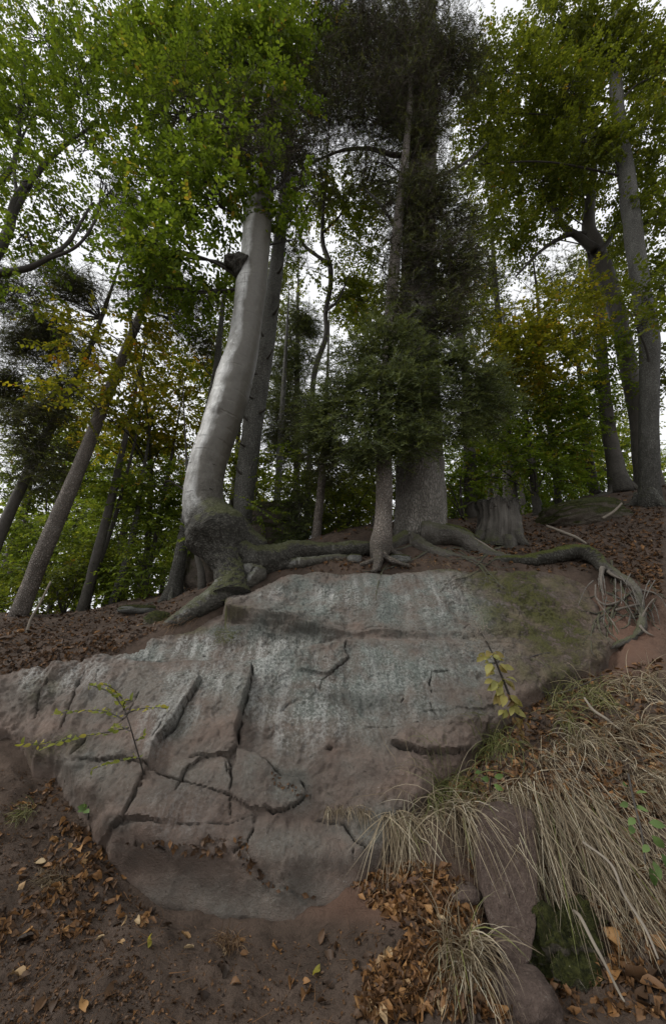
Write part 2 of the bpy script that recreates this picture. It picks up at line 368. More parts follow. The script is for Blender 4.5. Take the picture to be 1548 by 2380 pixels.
# ------------------------------------------------------------------ rock outcrop (face of red sandstone leaning back into the slope)
TAN = 1.15; RA = math.atan(TAN); CA, SA = math.cos(RA), math.sin(RA)
RO = np.array([0, 2.65, 0.27]); RT = np.array([0, CA, SA]); RN = np.array([0, -SA, CA])
def st(X, Y):
    d = ray(X, Y); k = ((RO - CAM) @ RN) / (d @ RN); p = CAM + d * k[..., None] - RO
    return np.stack([p[..., 0], p @ RT], -1)
def stl(pts): a = np.asarray(pts, float); return st(a[:, 0], a[:, 1])
OUT = [(-120,1690),(-60,1720),(20,1700),(60,1735),(95,1780),(150,1792),(172,1822),(185,1855),(238,1885),(262,1930),(276,1958),(268,1995),(280,2030),(310,2065),(380,2100),(470,2120),(560,2128),(640,2142),(685,2145),(722,2108),(770,2085),(830,2055),(890,2010),(915,1960),(905,1915),(960,1885),(1010,1845),(1095,1765),(1140,1715),(1175,1680),(1215,1640),(1290,1595),(1400,1548),(1425,1500),(1400,1420),(1360,1350),(1330,1325),(1250,1308),(1150,1312),(1050,1310),(900,1322),(750,1316),(665,1328),(610,1358),(560,1378),(500,1412),(440,1452),(360,1470),(310,1488),(240,1520),(150,1544),(60,1553),(20,1565),(-120,1580)]
TOPL = stl([(-120,1580),(20,1565),(60,1553),(150,1544),(240,1520),(310,1488),(360,1470),(440,1452),(500,1412),(560,1378),(610,1358),(665,1328),(750,1316),(900,1322),(1050,1310),(1150,1312),(1250,1308),(1330,1325)])
GS = 0.0085
s_ax = np.arange(-3.75, 3.15, GS); t_ax = np.arange(-0.45, 3.5, GS)
S2, T2 = np.meshgrid(s_ax, t_ax); outp = stl(OUT)
SD2, _, _ = seg_dist(S2, T2, outp, True); SD2 = np.where(inside(S2, T2, outp), SD2, -SD2)
KM = SD2 > -0.32; S, T = S2[KM], T2[KM]
P0 = RO + S[..., None] * np.array([1., 0, 0]) + T[..., None] * RT
SD2[KM] += 0.022 * fbm(P0, 5.0, 4); SD = SD2[KM]
# photo position of every grid point on the resting plane
q = P0 - CAM; dq = q @ np.array([0, CP, SP]); PX = CX + F * q[..., 0] / dq; PY = CY - F * (q @ np.array([0, -SP, CP])) / dq
DT, _, _ = seg_dist(S, T, TOPL)
def blob(X, Y, rx, ry, p=2.0): return np.exp(-(((PX - X) / rx) ** 2 + ((PY - Y) / ry) ** 2) ** (p / 2))
H = 0.045 * fbm(P0, 0.9, 3) + 0.019 * fbm(P0 * np.array([1, 1, 1.6]), 2.6, 5, .55)
# left end falls away and is rough with slanting joints
lf = sstep((330 - PX) / 260)
SL = np.stack([S * 0.8 + T * 0.55, T * 0.25 - S * 0.3, 0 * S], -1)
H += -0.04 * lf + lf * 0.055 * ridged(SL, 4.0, 4) + sstep((520 - PX) / 250) * 0.018 * ridged(SL + 3, 7.0, 4)
H += 0.008 * ridged(P0, 5.0, 5, .6) + 0.0055 * fbm(P0, 22.0, 4, .6)
# flaked, broken facets: quantised noise gives small scarps
fq_ = fbm(P0 * np.array([1, 1, .8]) + 60, 2.2, 4, .55) * 5; H += .013 * (np.floor(fq_) + sstep((fq_ - np.floor(fq_)) * 7)) * (.4 + .6 * sstep(.5 + 2 * fbm(P0 + 90, 1.1, 2)))
# terraces: the upper block stands proud over a groove, the lower face has a sloping sill
def tline(pts):
    a = stl(pts); return np.interp(S, a[:, 0], a[:, 1])
L1 = tline([(300,1480),(525,1434),(560,1441),(640,1463),(760,1489),(830,1491),(920,1480),(1000,1487),(1100,1483),(1250,1478),(1420,1470)]) + 0.012 * fbm(P0, 6, 3)
A1 = np.interp(PX, [516, 530, 600, 700, 800, 1000, 1150, 1300], [0, .20, .19, .14, .075, .055, .04, .0])
UP = sum(sstep((T - L1 + .020 - .012 * k_ + .012 * fbm(np.stack([S * 2.2, T * .6, 0 * S + 7 * k_], -1), 1.6, 4)) / .010) for k_ in range(5)) / 5      # thin layers, one above the other
H += A1 * UP * (1 - 0.45 * sstep((T - L1) / 0.55))
L2 = tline([(-120,1600),(230,1535),(330,1552),(420,1552),(560,1556),(650,1546),(720,1520),(800,1504),(900,1500),(1100,1503),(1250,1498),(1420,1500)]) + 0.02 * fbm(P0, 4, 3)
A2 = np.interp(PX, [60, 220, 420, 700, 1000, 1250], [.02, .10, .15, .13, .075, .04])
H += A2 * (1 - sstep((T - L2) / 0.15 + .35))
# thin torn layers under the overhang
lam = blob(640, 1472, 130, 26, 4)
H += lam * 0.045 * (ridged(np.stack([S * 2.0, (T - L1) * 26 + 0.6 * S, 0 * S], -1), 1.0, 3) - .4)
lam2 = blob(400, 1480, 160, 18, 4); H += lam2 * 0.018 * ridged(np.stack([S * 2, (T + .15 * S) * 22, 0 * S], -1), 1.0, 3)
# the low front block bulges forward
H += 0.015 * blob(470, 2070, 260, 80, 4) + 0.05 * blob(700, 1700, 160, 110) - 0.05 * blob(800, 1950, 200, 60)
H -= 0.035 * blob(760, 1365, 55, 40) - 0.03 * blob(860, 1390, 60, 50)

CR = [  # points, half width m, depth m, step m (+: left of travel stands proud)
 ([(592,1560),(590,1610),(584,1645),(572,1690),(562,1735),(558,1778)], .011, .09, -.055),
 ([(558,1778),(600,1788),(628,1803),(655,1832),(700,1838),(716,1868)], .014, .06, -.05),
 ([(716,1868),(690,1892),(640,1918),(615,1905)], .009, .055, .02),
 ([(470,1630),(455,1660),(440,1692),(425,1722),(408,1742)], .013, .09, .05),
 ([(408,1742),(380,1765),(372,1800)], .008, .03, .03),
 ([(368,1822),(348,1850),(332,1885),(306,1935)], .020, .12, .035),
 ([(352,1858),(335,1895),(318,1915)], .006, .04, .0),
 ([(180,1795),(270,1801),(330,1808),(365,1830),(430,1855),(490,1868),(545,1887),(585,1908)], .0065, .05, .008),
 ([(480,1797),(455,1815),(440,1832),(430,1860),(420,1885)], .006, .045, .012),
 ([(448,1797),(472,1792),(503,1798)], .010, .05, .03),
 ([(545,1788),(540,1800),(548,1850),(543,1890),(546,1930)], .008, .055, -.02),
 ([(532,1805),(541,1840)], .006, .03, 0),
 ([(806,1505),(800,1530),(810,1545),(790,1570),(770,1592),(750,1606)], .010, .06, -.03),
 ([(690,1560),(712,1563),(745,1556)], .006, .03, -.02),
 ([(1000,1583),(1042,1578)], .007, .05, .0), ([(1001,1585),(994,1606),(1001,1628)], .006, .045, .015),
 ([(997,1650),(1000,1668),(982,1672)], .008, .05, .01), ([(928,1650),(938,1638)], .010, .05, 0),
 ([(905,1750),(940,1762),(985,1771),(1050,1763),(1100,1752)], .010, .075, .05),
 ([(945,1710),(1020,1697),(1112,1684)], .0045, .03, -.008), ([(975,1782),(1003,1778)], .008, .04, 0),
 ([(600,1925),(592,1958),(578,1988),(546,2006)], .007, .05, .018),
 ([(730,1918),(800,1926),(822,1966),(862,1987),(900,1992)], .006, .045, .008), ([(822,1966),(818,2012)], .005, .035, 0),
 ([(682,2166),(700,2135),(724,2100)], .020, .10, .04), ([(625,2062),(680,2078),(722,2102)], .010, .03, -.03),
 ([(276,1958),(330,1950),(400,1952),(470,1950),(540,1945),(600,1925)], .005, .014, .0),
 ([(185,1790),(200,1765),(217,1745)], .009, .06, .02), ([(330,1552),(372,1545),(400,1550),(410,1556)], .012, .06, .03),
 ([(205,1568),(188,1600),(186,1640),(172,1680),(150,1722)], .014, .08, .045), ([(120,1590),(95,1640),(85,1690)], .012, .05, .03),
 ([(340,1640),(318,1690),(290,1720)], .008, .035, .02), ([(240,1575),(228,1625)], .008, .04, .02),
 ([(660,1690),(672,1672)], .006, .03, 0), ([(750,1602),(742,1640)], .004, .02, 0), ([(850,1720),(930,1705)], .0035, .02, 0),
 ([(1060,1340),(1020,1385)], .006, .02, .01), ([(765,1345),(742,1385),(720,1400)], .008, .025, .015), ([(1075,1470),(1090,1455)], .006, .03, 0),
 ([(830,1480),(870,1470),(940,1478),(1010,1470)], .004, .015, 0), ([(1130,1555),(1165,1550)], .008, .03, .015), ([(420,1700),(385,1745),(372,1765)], .006, .03, .02),
 ([(760,1772),(775,1768)], .007, .05, 0), ([(765,1773),(772,1770)], .006, .05, 0), ([(470,1520),(476,1524)], .014, .06, 0), ([(362,1542),(368,1538)], .016, .05, 0),
 ([(1090,1690),(1150,1680)], .006, .02, .02)]
# blocks cut out by the joints, each standing at its own level and tilt
JX = PX + 5 * fbm(P0 + 21, 9, 3); JY = PY + 5 * fbm(P0 + 27, 9, 3)
BLK = {3: [(558,1778),(600,1788),(628,1803),(655,1832),(700,1838),(716,1868),(690,1892),(640,1918),(585,1908),(543,1890),(548,1850)],
 4: [(480,1797),(503,1798),(540,1795),(548,1850),(543,1890),(490,1868),(430,1857),(440,1832)],
 5: [(592,1560),(590,1610),(584,1645),(572,1690),(562,1735),(558,1778),(545,1790),(503,1798),(480,1797),(440,1832),(430,1857),(365,1830),(372,1800),(380,1765),(408,1742),(425,1722),(440,1692),(470,1630)],
 6: [(365,1830),(430,1857),(490,1868),(543,1890),(585,1908),(600,1925),(540,1945),(400,1952),(306,1935),(332,1885)],
 7: [(180,1795),(270,1801),(330,1808),(365,1830),(332,1885),(306,1935),(276,1958),(100,2000),(50,1800)],
 8: [(180,1795),(270,1801),(330,1808),(365,1830),(372,1800),(380,1765),(408,1742),(440,1692),(470,1630),(470,1545),(230,1530),(-400,1550),(-400,1900)],
 2: [(200,1956),(276,1958),(330,1950),(400,1952),(540,1945),(600,1925),(592,1958),(578,1988),(546,2006),(625,2062),(680,2078),(722,2102),(780,2300),(100,2300)],
 9: [(905,1750),(940,1762),(985,1771),(1050,1763),(1110,1752),(1130,1684),(1020,1697),(945,1710)],
 10: [(690,1560),(712,1563),(745,1556),(806,1505),(800,1530),(810,1545),(770,1592),(700,1590)],
 11: [(1000,1583),(1042,1578),(1150,1570),(1160,1660),(1000,1668),(994,1606)]}
LVL = {3: (.040, .0, .05), 4: (.018, .05, .0), 5: (.045, .12, .02), 6: (.030, -.05, .04), 7: (.050, .06, .0), 8: (.0, .10, .0), 2: (.018, -.02, .0), 9: (.050, .0, .06), 10: (.020, .0, -.05), 11: (.014, .03, .0)}
DONE = np.zeros(H.shape, bool)
for k in (3, 4, 5, 6, 7, 8, 2, 9, 10, 11):
    m = inside(JX, JY, BLK[k]) & ~DONE; DONE |= m
    lv_, ax, bx = LVL[k]; edge = 1.0 if k not in (5, 8, 11) else sstep((PY - 1575) / 70)
    H = np.where(m, H + (lv_ + ax * (S - S[m].mean()) + bx * (T - T[m].mean())) * edge, H)
CRK = np.zeros_like(H)
for pts, w, dep, stp in CR:
    p = stl(pts); lo = p.min(0) - .45; hi = p.max(0) + .45
    sl_ = np.nonzero((S > lo[0]) & (S < hi[0]) & (T > lo[1]) & (T < hi[1]))[0]; ps, pt_ = S[sl_], T[sl_]; pp = P0[sl_]
    jx = 0.007 * fbm(pp + 5, 14, 3); jy = 0.007 * fbm(pp + 11, 14, 3)
    d, side, arc = seg_dist(ps + jx, pt_ + jy, p)
    fade = np.clip(np.minimum(arc, 1 - arc) * 9, .25, 1); ww = w * (.04 + .24 * fade + .75 * np.maximum(0, fbm(pp, 6, 3)))
    prof = np.exp(-(d / np.maximum(ww, .0024)) ** 2)
    H[sl_] -= dep * np.clip(.7 + 2.2 * ww / w, .7, 1.9) * prof * fade; CRK[sl_] = np.maximum(CRK[sl_], prof * fade)
    if stp:
        ends = np.clip(np.minimum(arc, 1 - arc) * 6, 0, 1)
        H[sl_] += abs(stp) * .22 * np.tanh(np.sign(stp) * side * d / .006) * np.exp(-d / .22) * ends
# the low front tapers away under the soil
frt = sstep((PY - 1950) / 90) * (1 - sstep(SD / .30)); H = H * (1 - frt) - .02 * frt
# edges roll over into the ground
H -= 0.045 * (1 - .7 * sstep((PY - 1950) / 90)) * np.exp(-np.maximum(SD, 0) / .014) + .015 * np.exp(-np.maximum(SD, 0) / .08) + np.where(SD < 0, -SD * 1.5, 0)
H -= 0.16 * np.exp(-DT / .10) * sstep((PX - 480) / 150) + .05 * np.exp(-DT / .08)
RP = P0 + H[..., None] * RN
RP[..., 0] += 0.008 * fbm(P0 + 31, 9, 3)

def wob_blobs(lst):
    out = np.zeros_like(H); nz = 1 + .9 * fbm(P0 + 40, 3.0, 5, .6)
    for X, Y, rx, ry, w in lst: out = np.maximum(out, w * np.clip(blob(X, Y, rx, ry, 3) * nz, 0, 1))
    return out
lichen = wob_blobs([(860,1400,290,85,1),(800,1600,330,120,1),(1060,1430,110,70,.95),(640,1500,200,40,.8),(420,1520,170,38,.9),(560,1470,90,30,.9),(1010,1570,170,75,.9),(760,1640,230,110,.95),(500,1620,120,70,.75),(430,1700,60,80,.6),(760,1750,170,60,.55),(620,1820,70,40,.5),(300,1640,120,90,.45),(110,1620,110,70,.35),(330,1870,110,60,.35),(880,1940,120,60,.6),(650,1850,90,60,.6),(480,1830,110,70,.4),(560,2080,260,60,.4),(700,1990,160,50,.45),(230,1800,90,70,.5),(1050,1660,90,45,.75),(760,1840,120,60,.25)])
white = wob_blobs([(800,1395,70,55,1),(520,1510,200,30,1),(610,1530,90,26,1),(690,1660,150,70,1),(720,1720,110,60,.9),(490,1610,110,60,.75),(750,1560,60,28,1),(620,1590,60,40,.8),(440,1690,60,60,.5),(900,1620,160,80,.5),(1010,1400,130,60,.6),(310,1530,70,30,.7),(90,1590,40,40,1),(190,1590,70,50,.8),(230,1600,60,40,.7),(440,1500,80,26,.9),(560,1400,40,14,.4),(640,1400,40,20,.7),(960,1550,200,60,.35),(430,1930,120,60,.25),(370,1740,40,60,.6)])
stain = np.maximum(wob_blobs([(790,1350,60,30,.75),(600,1458,80,9,.8),(690,1480,70,8,.7),(640,1655,60,40,.6),(850,1655,120,22,.75),(600,1690,40,60,.4),(680,1835,50,22,.8),(300,1950,50,14,.9),(500,1990,90,20,.35),(190,1650,40,60,.35),(1050,1655,80,40,.3)]), np.clip(CRK * 1.2, 0, .8))
moss = wob_blobs([(1230,1400,120,100,1),(1190,1350,100,50,1),(1280,1480,100,65,1),(1300,1560,60,50,.9),(1330,1440,50,60,.7),(1150,1480,50,30,.5),(1220,1570,60,40,.55),(560,1436,30,6,.5),(420,1460,60,16,.5),(1000,1322,330,12,.6),(140,1760,80,26,.65),(110,1620,40,40,.3),(1380,1500,40,50,.5)])
H_moss = moss * np.clip(.5 + 1.2 * fbm(P0 + 3, 12, 3), 0, 1); RP += (H_moss * .014)[..., None] * RN

lin = np.full(KM.shape, -1); lin[KM] = np.arange(KM.sum()); k2 = KM & (SD2 > -0.30)
qd = np.stack([lin[:-1, :-1], lin[:-1, 1:], lin[1:, 1:], lin[1:, :-1]], -1)[k2[:-1, :-1] & k2[:-1, 1:] & k2[1:, 1:] & k2[1:, :-1]]
Xc, Yc, Tc, L1c = PX[qd[:, 0]], PY[qd[:, 0]], T[qd[:, 0]], L1[qd[:, 0]]
# the blocks that joints and ledges cut out of the outcrop
reg = np.zeros(Xc.shape, int)
JXc, JYc = JX[qd[:, 0]], JY[qd[:, 0]]
for k in (3, 4, 5, 6, 7, 8, 2, 9, 10, 11): reg[inside(JXc, JYc, BLK[k]) & (reg == 0)] = k
reg[(Tc > L1c) & (Xc > 520)] = 1
PT = RP
rock_t = thing('rock_outcrop', 'massive cracked outcrop of red and grey sandstone rising from the bare soil', 'rock', (0.0, 3.2, 0.3))
for k, nm, lab in [(0, 'main_face', None), (1, 'upper_block', 'grey-green lichened top block overhanging torn thin layers'), (2, 'front_block', None), (3, 'cracked_slab', None), (4, 'cracked_slab', None), (5, 'red_slab', None), (6, 'cracked_slab', None), (7, 'cracked_slab', None), (8, 'side_face', 'purplish stepped end with pale lichen patches'), (9, 'red_slab', None), (10, 'flake', None), (11, 'cracked_slab', None)]:
    fq = qd[reg == k]
    if not len(fq): continue
    u, inv = np.unique(fq, return_inverse=True)
    mb = MB(); mb.add(PT[u], inv.reshape(-1, 4)); o = mb.obj(nm, M['rock'], rock_t)
    if lab: o['label'] = lab
    for an, arr in (('lichen', lichen), ('white', white), ('stain', stain), ('moss', moss)):
        a = o.data.attributes.new(an, 'FLOAT', 'POINT'); a.data.foreach_set('value', arr[u].astype(np.float32))

# ------------------------------------------------------------------ ground: one sheet, fine near the rock, running out to the horizon
ctrl = [(0,-4,-.35),(-3,-3,-.2),(3,-3,-.3),(0,0,0),(-1.5,0,.05),(1.5,0,.05),(0,1.2,.07),(-1.6,1.2,.22),(1.6,1.3,.2),(0,2.2,.21),(-4.5,1.5,1.0),(4.2,1.6,1.1),(0,-30,-5),(-30,-10,-2),(30,-10,-2),
        (0,12,3.5),(-12,14,2.0),(7,13,4.9),(13,14,5.0),(0,30,.5),(-30,30,-3),(30,30,2.5),(-9,8,2.3),(10,6,4.6),(-8,4,1.9)]
for X, Y, y in [(1300,2350,2.30),(1500,2350,2.22),(1150,2340,2.15),(1300,2150,2.60),(1500,2150,2.48),(1150,1905,2.86),(1020,1900,2.80),(1300,1880,2.80),(1500,1880,2.68),(1180,2150,2.62),(1300,1760,3.05),(1500,1720,2.95),(1500,1600,3.35),(1320,1640,3.4),(1480,1500,3.8),(1470,1400,4.3),(1400,1320,4.65),(1500,1270,4.9),(1500,1195,5.9),(1350,1215,6.0),(1200,1262,5.5),(1512,1170,6.5),(1440,1140,8.0),(1380,1145,8.5),(1250,1200,8.0),(1095,1205,7.5),
        (1100,1285,4.95),(980,1240,5.45),(880,1305,4.80),(750,1285,5.0),(640,1300,4.85),(560,1370,4.5),(405,1390,6.4),(270,1410,7.4),(190,1430,7.2),(40,1445,6.0),(100,1500,4.4),(250,1480,4.7),(420,1430,4.6),(20,1540,3.95),
        (40,2330,2.15),(40,2100,2.45),(120,1900,2.95),(30,1800,3.0),(300,2200,2.38),(500,2250,2.32),(900,2150,2.45),(1000,2050,2.58)]:
    ctrl.append(tuple(at(X, Y, y)))
for (X, Y) in OUT:
    p = st(np.array(X), np.array(Y)); ctrl.append(tuple(RO + np.array([1., 0, 0]) * p[0] + RT * p[1]))
ctrl = np.array(ctrl)
def tps_fit(c, lam=2e-3):
    n = len(c); d = np.hypot(c[:, None, 0] - c[None, :, 0], c[:, None, 1] - c[None, :, 1]); K = np.where(d > 0, d * d * np.log(d + 1e-12), 0) + lam * np.eye(n)
    Pm = np.c_[np.ones(n), c[:, :2]]; A = np.zeros((n + 3, n + 3)); A[:n, :n] = K; A[:n, n:] = Pm; A[n:, :n] = Pm.T
    return np.linalg.solve(A, np.r_[c[:, 2], 0, 0, 0])
tw = tps_fit(ctrl)
def tps(x, y):
    out = tw[-3] + tw[-2] * x + tw[-1] * y
    for (cx, cy, _), w in zip(ctrl, tw[:-3]):
        d2 = (x - cx) ** 2 + (y - cy) ** 2; out = out + w * .5 * d2 * np.log(d2 + 1e-12)
    return out
def gauss_axis(lo, hi, step, far, k=1.16):
    a = list(np.arange(lo, hi, step)); s = step
    while a[-1] < far: s *= k; a.append(a[-1] + s)
    s = step
    while a[0] > -far: s *= k; a.insert(0, a[0] - s)
    return np.array(a)
gx = gauss_axis(-3.5, 3.9, 0.024, 900); gy = gauss_axis(1.5, 6.2, 0.024, 900)
GX, GY = np.meshgrid(gx, gy)
GR = np.hypot(GX, GY); cl = np.minimum(1, 32 / np.maximum(GR, 1e-6))
GZ = tps(GX * cl, GY * cl); wfar = sstep((GR - 26) / 120); GZ = GZ * (1 - wfar) - 12 * wfar
g3 = np.stack([GX, GY, GZ], -1)
near = np.exp(-(GR / 14) ** 2)
GZ = GZ + near * (.06 * fbm(g3, 1.3, 4) + .030 * fbm(g3, 5.0, 4, .6) + .009 * ridged(g3, 14.0, 3)) + (1 - near) * .5 * fbm(g3 * [1, 1, 0], .06, 3) * np.exp(-(GR / 300) ** 2)
# lay it against the foot and the crest of the rock and below its face
tt = (GY - RO[1]) / CA; ii = np.clip((GX - s_ax[0]) / GS, 0, len(s_ax) - 1).astype(int); jj = np.clip((tt - t_ax[0]) / GS, 0, len(t_ax) - 1).astype(int)
inb = (GX > s_ax[0]) & (GX < s_ax[-1]) & (tt > t_ax[0]) & (tt < t_ax[-1])
sdg = np.where(inb, SD2[jj, ii], -9)
zpl = RO[2] + (GY - RO[1]) * TAN
GZ = np.where(sdg > 0, np.minimum(GZ, zpl - .03 + .02 * fbm(g3, 9, 2) - np.minimum(sdg * .8, .22)), GZ)
wl = np.exp(-(np.minimum(sdg, 0) / .10) ** 2) * (sdg <= 0) * inb
GZ = GZ * (1 - wl) + (zpl - .030 + .02 * fbm(g3, 9, 2)) * wl
torn = np.exp(-(((GX - 3.05) / .55) ** 2 + ((GY - 4.05) / .5) ** 2) ** 2) * (sdg < -.05); g3 = np.stack([GX, GY, GZ], -1); GZ = GZ + torn * (.05 * ridged(g3, 4.5, 4) - .04)
g3 = np.stack([GX, GY, GZ], -1).reshape(-1, 3)
q = g3 - CAM; dq = np.maximum(q @ np.array([0, CP, SP]), .05); GPX = CX + F * q[:, 0] / dq; GPY = CY - F * (q @ np.array([0, -SP, CP])) / dq
red = .55 * np.exp(-(((GPX - 1450) / 110) ** 2 + ((GPY - 1470) / 110) ** 2) ** 2) + .45 * np.exp(-(((GPX - 900) / 260) ** 2 + ((GPY - 2080) / 70) ** 2) ** 2)
idg = np.arange(GX.size).reshape(GX.shape)
gq = np.stack([idg[:-1, :-1], idg[:-1, 1:], idg[1:, 1:], idg[1:, :-1]], -1).reshape(-1, 4)
mb = MB(); mb.add(g3, gq, None, np.clip(red, 0, 1)); go = mb.obj('ground', M['soil']); tag(go, 'dark brown forest soil sloping up around and behind the rock', kind='structure')

# surfaces that things can be laid on
c2 = lin[::3, ::3]; rq = np.stack([c2[:-1, :-1], c2[:-1, 1:], c2[1:, 1:], c2[1:, :-1]], -1).reshape(-1, 4); rq = rq[(rq >= 0).all(1)]
ru, rinv = np.unique(rq, return_inverse=True)
bv_rock = BVHTree.FromPolygons([tuple(v) for v in RP[ru]], rinv.reshape(-1, 4).tolist())
mi = (gx > -14) & (gx < 14); mj = (gy > -2) & (gy < 22)
sub_g = g3.reshape(*GX.shape, 3)[np.ix_(mj, mi)][::2, ::2]
ig = np.arange(sub_g[..., 0].size).reshape(sub_g.shape[:2])
bv_gnd = BVHTree.FromPolygons([tuple(v) for v in sub_g.reshape(-1, 3)], np.stack([ig[:-1, :-1], ig[:-1, 1:], ig[1:, 1:], ig[1:, :-1]], -1).reshape(-1, 4).tolist())
def cast(o, d):
    best = None
    for b, w in ((bv_rock, 'rock'), (bv_gnd, 'ground')):
        h = b.ray_cast(Vector(o), Vector(d))
        if h[0] is not None and (best is None or h[3] < best[2]): best = (np.array(h[0]), np.array(h[1]), h[3], w)
    return best
def hit(X, Y): return cast(CAM, norm(ray(X, Y)))
def drop(x, y, z0=14.0): return cast((x, y, z0), (0, 0, -1))
def gz(x, y):
    h = bv_gnd.ray_cast(Vector((x, y, 30)), Vector((0, 0, -1))); return h[0].z if h[0] else 0.0

# ------------------------------------------------------------------ trees
def frames(d, roll):
    """orthonormal frames (along, across, normal) for direction rows d, normals turned upward then rolled"""
    d = norm(d); up = np.array([0, 0, 1.0]); a = np.cross(d, up); a = np.where(np.linalg.norm(a, axis=1, keepdims=True) < .05, [1., 0, 0], a); a = norm(a)
    n = np.cross(a, d); c, s = np.cos(roll)[:, None], np.sin(roll)[:, None]
    return d, a * c + n * s, n * c - a * s
def leaves(mb, p, d, roll, L, W, tint, fold=.18, droop=.12, fine=False):
    d, a, n = frames(d, roll); L = L[:, None]; W = W[:, None]
    if not fine:
        V = np.stack([p, p + d * L * .45 + a * W * .56 + n * W * fold, p + d * L - n * L * droop, p + d * L * .45 - a * W * .56 + n * W * fold], 1).reshape(-1, 3); b = np.arange(len(p))[:, None] * 4
        mb.add(V, np.vstack([b + [0, 1, 2], b + [0, 2, 3]]), None, np.repeat(tint, 4)); return
    pts = [p, p + d * L * .30 + a * W * .42 + n * W * fold, p + d * L * .68 + a * W * .40 + n * (W * fold - L * droop * .4), p + d * L - n * L * droop,
           p + d * L * .68 - a * W * .40 + n * (W * fold - L * droop * .4), p + d * L * .30 - a * W * .42 + n * W * fold]
    V = np.stack(pts, 1).reshape(-1, 3); b = np.arange(len(p))[:, None] * 6
    mb.add(V, np.vstack([b + [0, 1, 2, 3], b + [0, 3, 4, 5]]), None, np.repeat(tint, 6))
def slivers(mb, p, d, roll, L, W, tint):
    """thin needles or twiglets: one narrow triangle pair each"""
    d, a, n = frames(d, roll); L = L[:, None]; W = W[:, None]
    V = np.stack([p - a * W * .5, p + a * W * .5, p + d * L], 1).reshape(-1, 3); b = np.arange(len(p))[:, None] * 3
    mb.add(V, b + [0, 1, 2], None, np.repeat(tint, 3))

def rand_dirs(n, flat=.35):
    th = rng.uniform(0, 2 * np.pi, n); z = rng.normal(0, flat, n)
    return norm(np.stack([np.cos(th), np.sin(th), z], 1))
def blob_world(b):
    X, Y, rx, ry, y = b[:5]; c = at(X, Y, y); k = depth(c) / F
    return c, np.array([rx * k, (b[6] if len(b) > 6 else max(.5, .8 * rx * k)), ry * k * 1.02])
def in_ell(n, c, r, hollow=.35):
    d = norm(rng.normal(size=(n, 3))); q = rng.uniform(hollow ** 3, 1, n) ** (1 / 3)
    return c + d * r * q[:, None]

def broad_crown(tree, mat, blobs, trunk_pts, L=.085, cover=2.0, twig_mat=None, nodes=9, limbs=True, lim_r=.03, per=13, bias=0.0, fine=False):
    """leaf sprays gathered round branch nodes inside each blob; a limb reaches from the stem to each blob"""
    cr = MB(); tw = MB(); P = np.asarray(trunk_pts, float)
    for bi, b in enumerate(blobs):
        c, r = blob_world(b); tau = cover * (b[5] if len(b) > 5 else 1.0); dist = depth(c)
        area = math.pi * r[0] * r[2]; nl = int(area * tau / (.62 * L * L * .62 * .62)); ns = max(6, nl // per)
        nd = in_ell(max(3, int(nodes * max(1, area))), c, r * .8, .1)
        if limbs:
            k = np.argmin(np.linalg.norm(P[:, :3] - (c - [0, 0, r[2] * .8]), axis=1)); a0 = P[k, :3]
            mid = (a0 + c) / 2 + [0, 0, .12 * np.linalg.norm(c - a0)] + rng.normal(0, .12, 3)
            lb = MB(); tube(lb, [a0, mid, c, c + (c - mid) * .6], [lim_r, lim_r * .75, lim_r * .45, lim_r * .15], 7, 18, .15, 4)
            lb.obj('limb', twig_mat or M['limb_bark'], tree)
        for m in nd:
            st_ = c + (m - c) * rng.uniform(.0, .25) + rng.normal(0, .05, 3)
            tube(tw, [st_, (st_ + m) / 2 + rng.normal(0, .06, 3) + [0, 0, .05], m], [lim_r * .35, lim_r * .25, .003], 4, 7, cap=False)
        who = rng.integers(0, len(nd), ns); sc = nd[who] + rng.normal(0, 1, (ns, 3)) * r * .26
        out = sc - c; out[:, 2] *= .3; sdir = norm(norm(out) * .8 + rand_dirs(ns, .25) * .9 + [0, 0, -.12])
        sl2 = rng.uniform(.28, .6, ns) * L / .085
        # twig of every spray
        slivers(tw, sc - sdir * .03, sdir, rng.uniform(0, 6, ns), sl2 * 1.05, np.full(ns, .009), np.zeros(ns))
        u = (np.arange(per) + .5) / per; side = np.where(np.arange(per) % 2, 1, -1)
        _, sa, sn = frames(sdir, rng.normal(0, .35, ns))
        pos = sc[:, None] + sdir[:, None] * (sl2[:, None] * u)[..., None] - np.array([0, 0, 1.]) * (.10 * sl2[:, None] * u ** 2)[..., None]
        ld = norm(sdir[:, None] * .75 + sa[:, None] * side[None, :, None] * .8 + rng.normal(0, .22, (ns, per, 3)) + [0, 0, -.18])
        n = ns * per; t0 = np.repeat(rng.normal(.42 + bias, .16, ns), per) + rng.normal(0, .16, n)
        Ls = L * rng.uniform(.65, 1.2, n)
        leaves(cr, pos.reshape(-1, 3), ld.reshape(-1, 3), rng.normal(0, .45, n), Ls, Ls * rng.uniform(.55, .72, n), np.clip(t0, 0, 1), fine=fine)
    if tw.n: tag(tw.obj('twigs', twig_mat or M['limb_bark'], tree), kind='stuff')
    return tag(cr.obj('crown', mat, tree), kind='stuff')

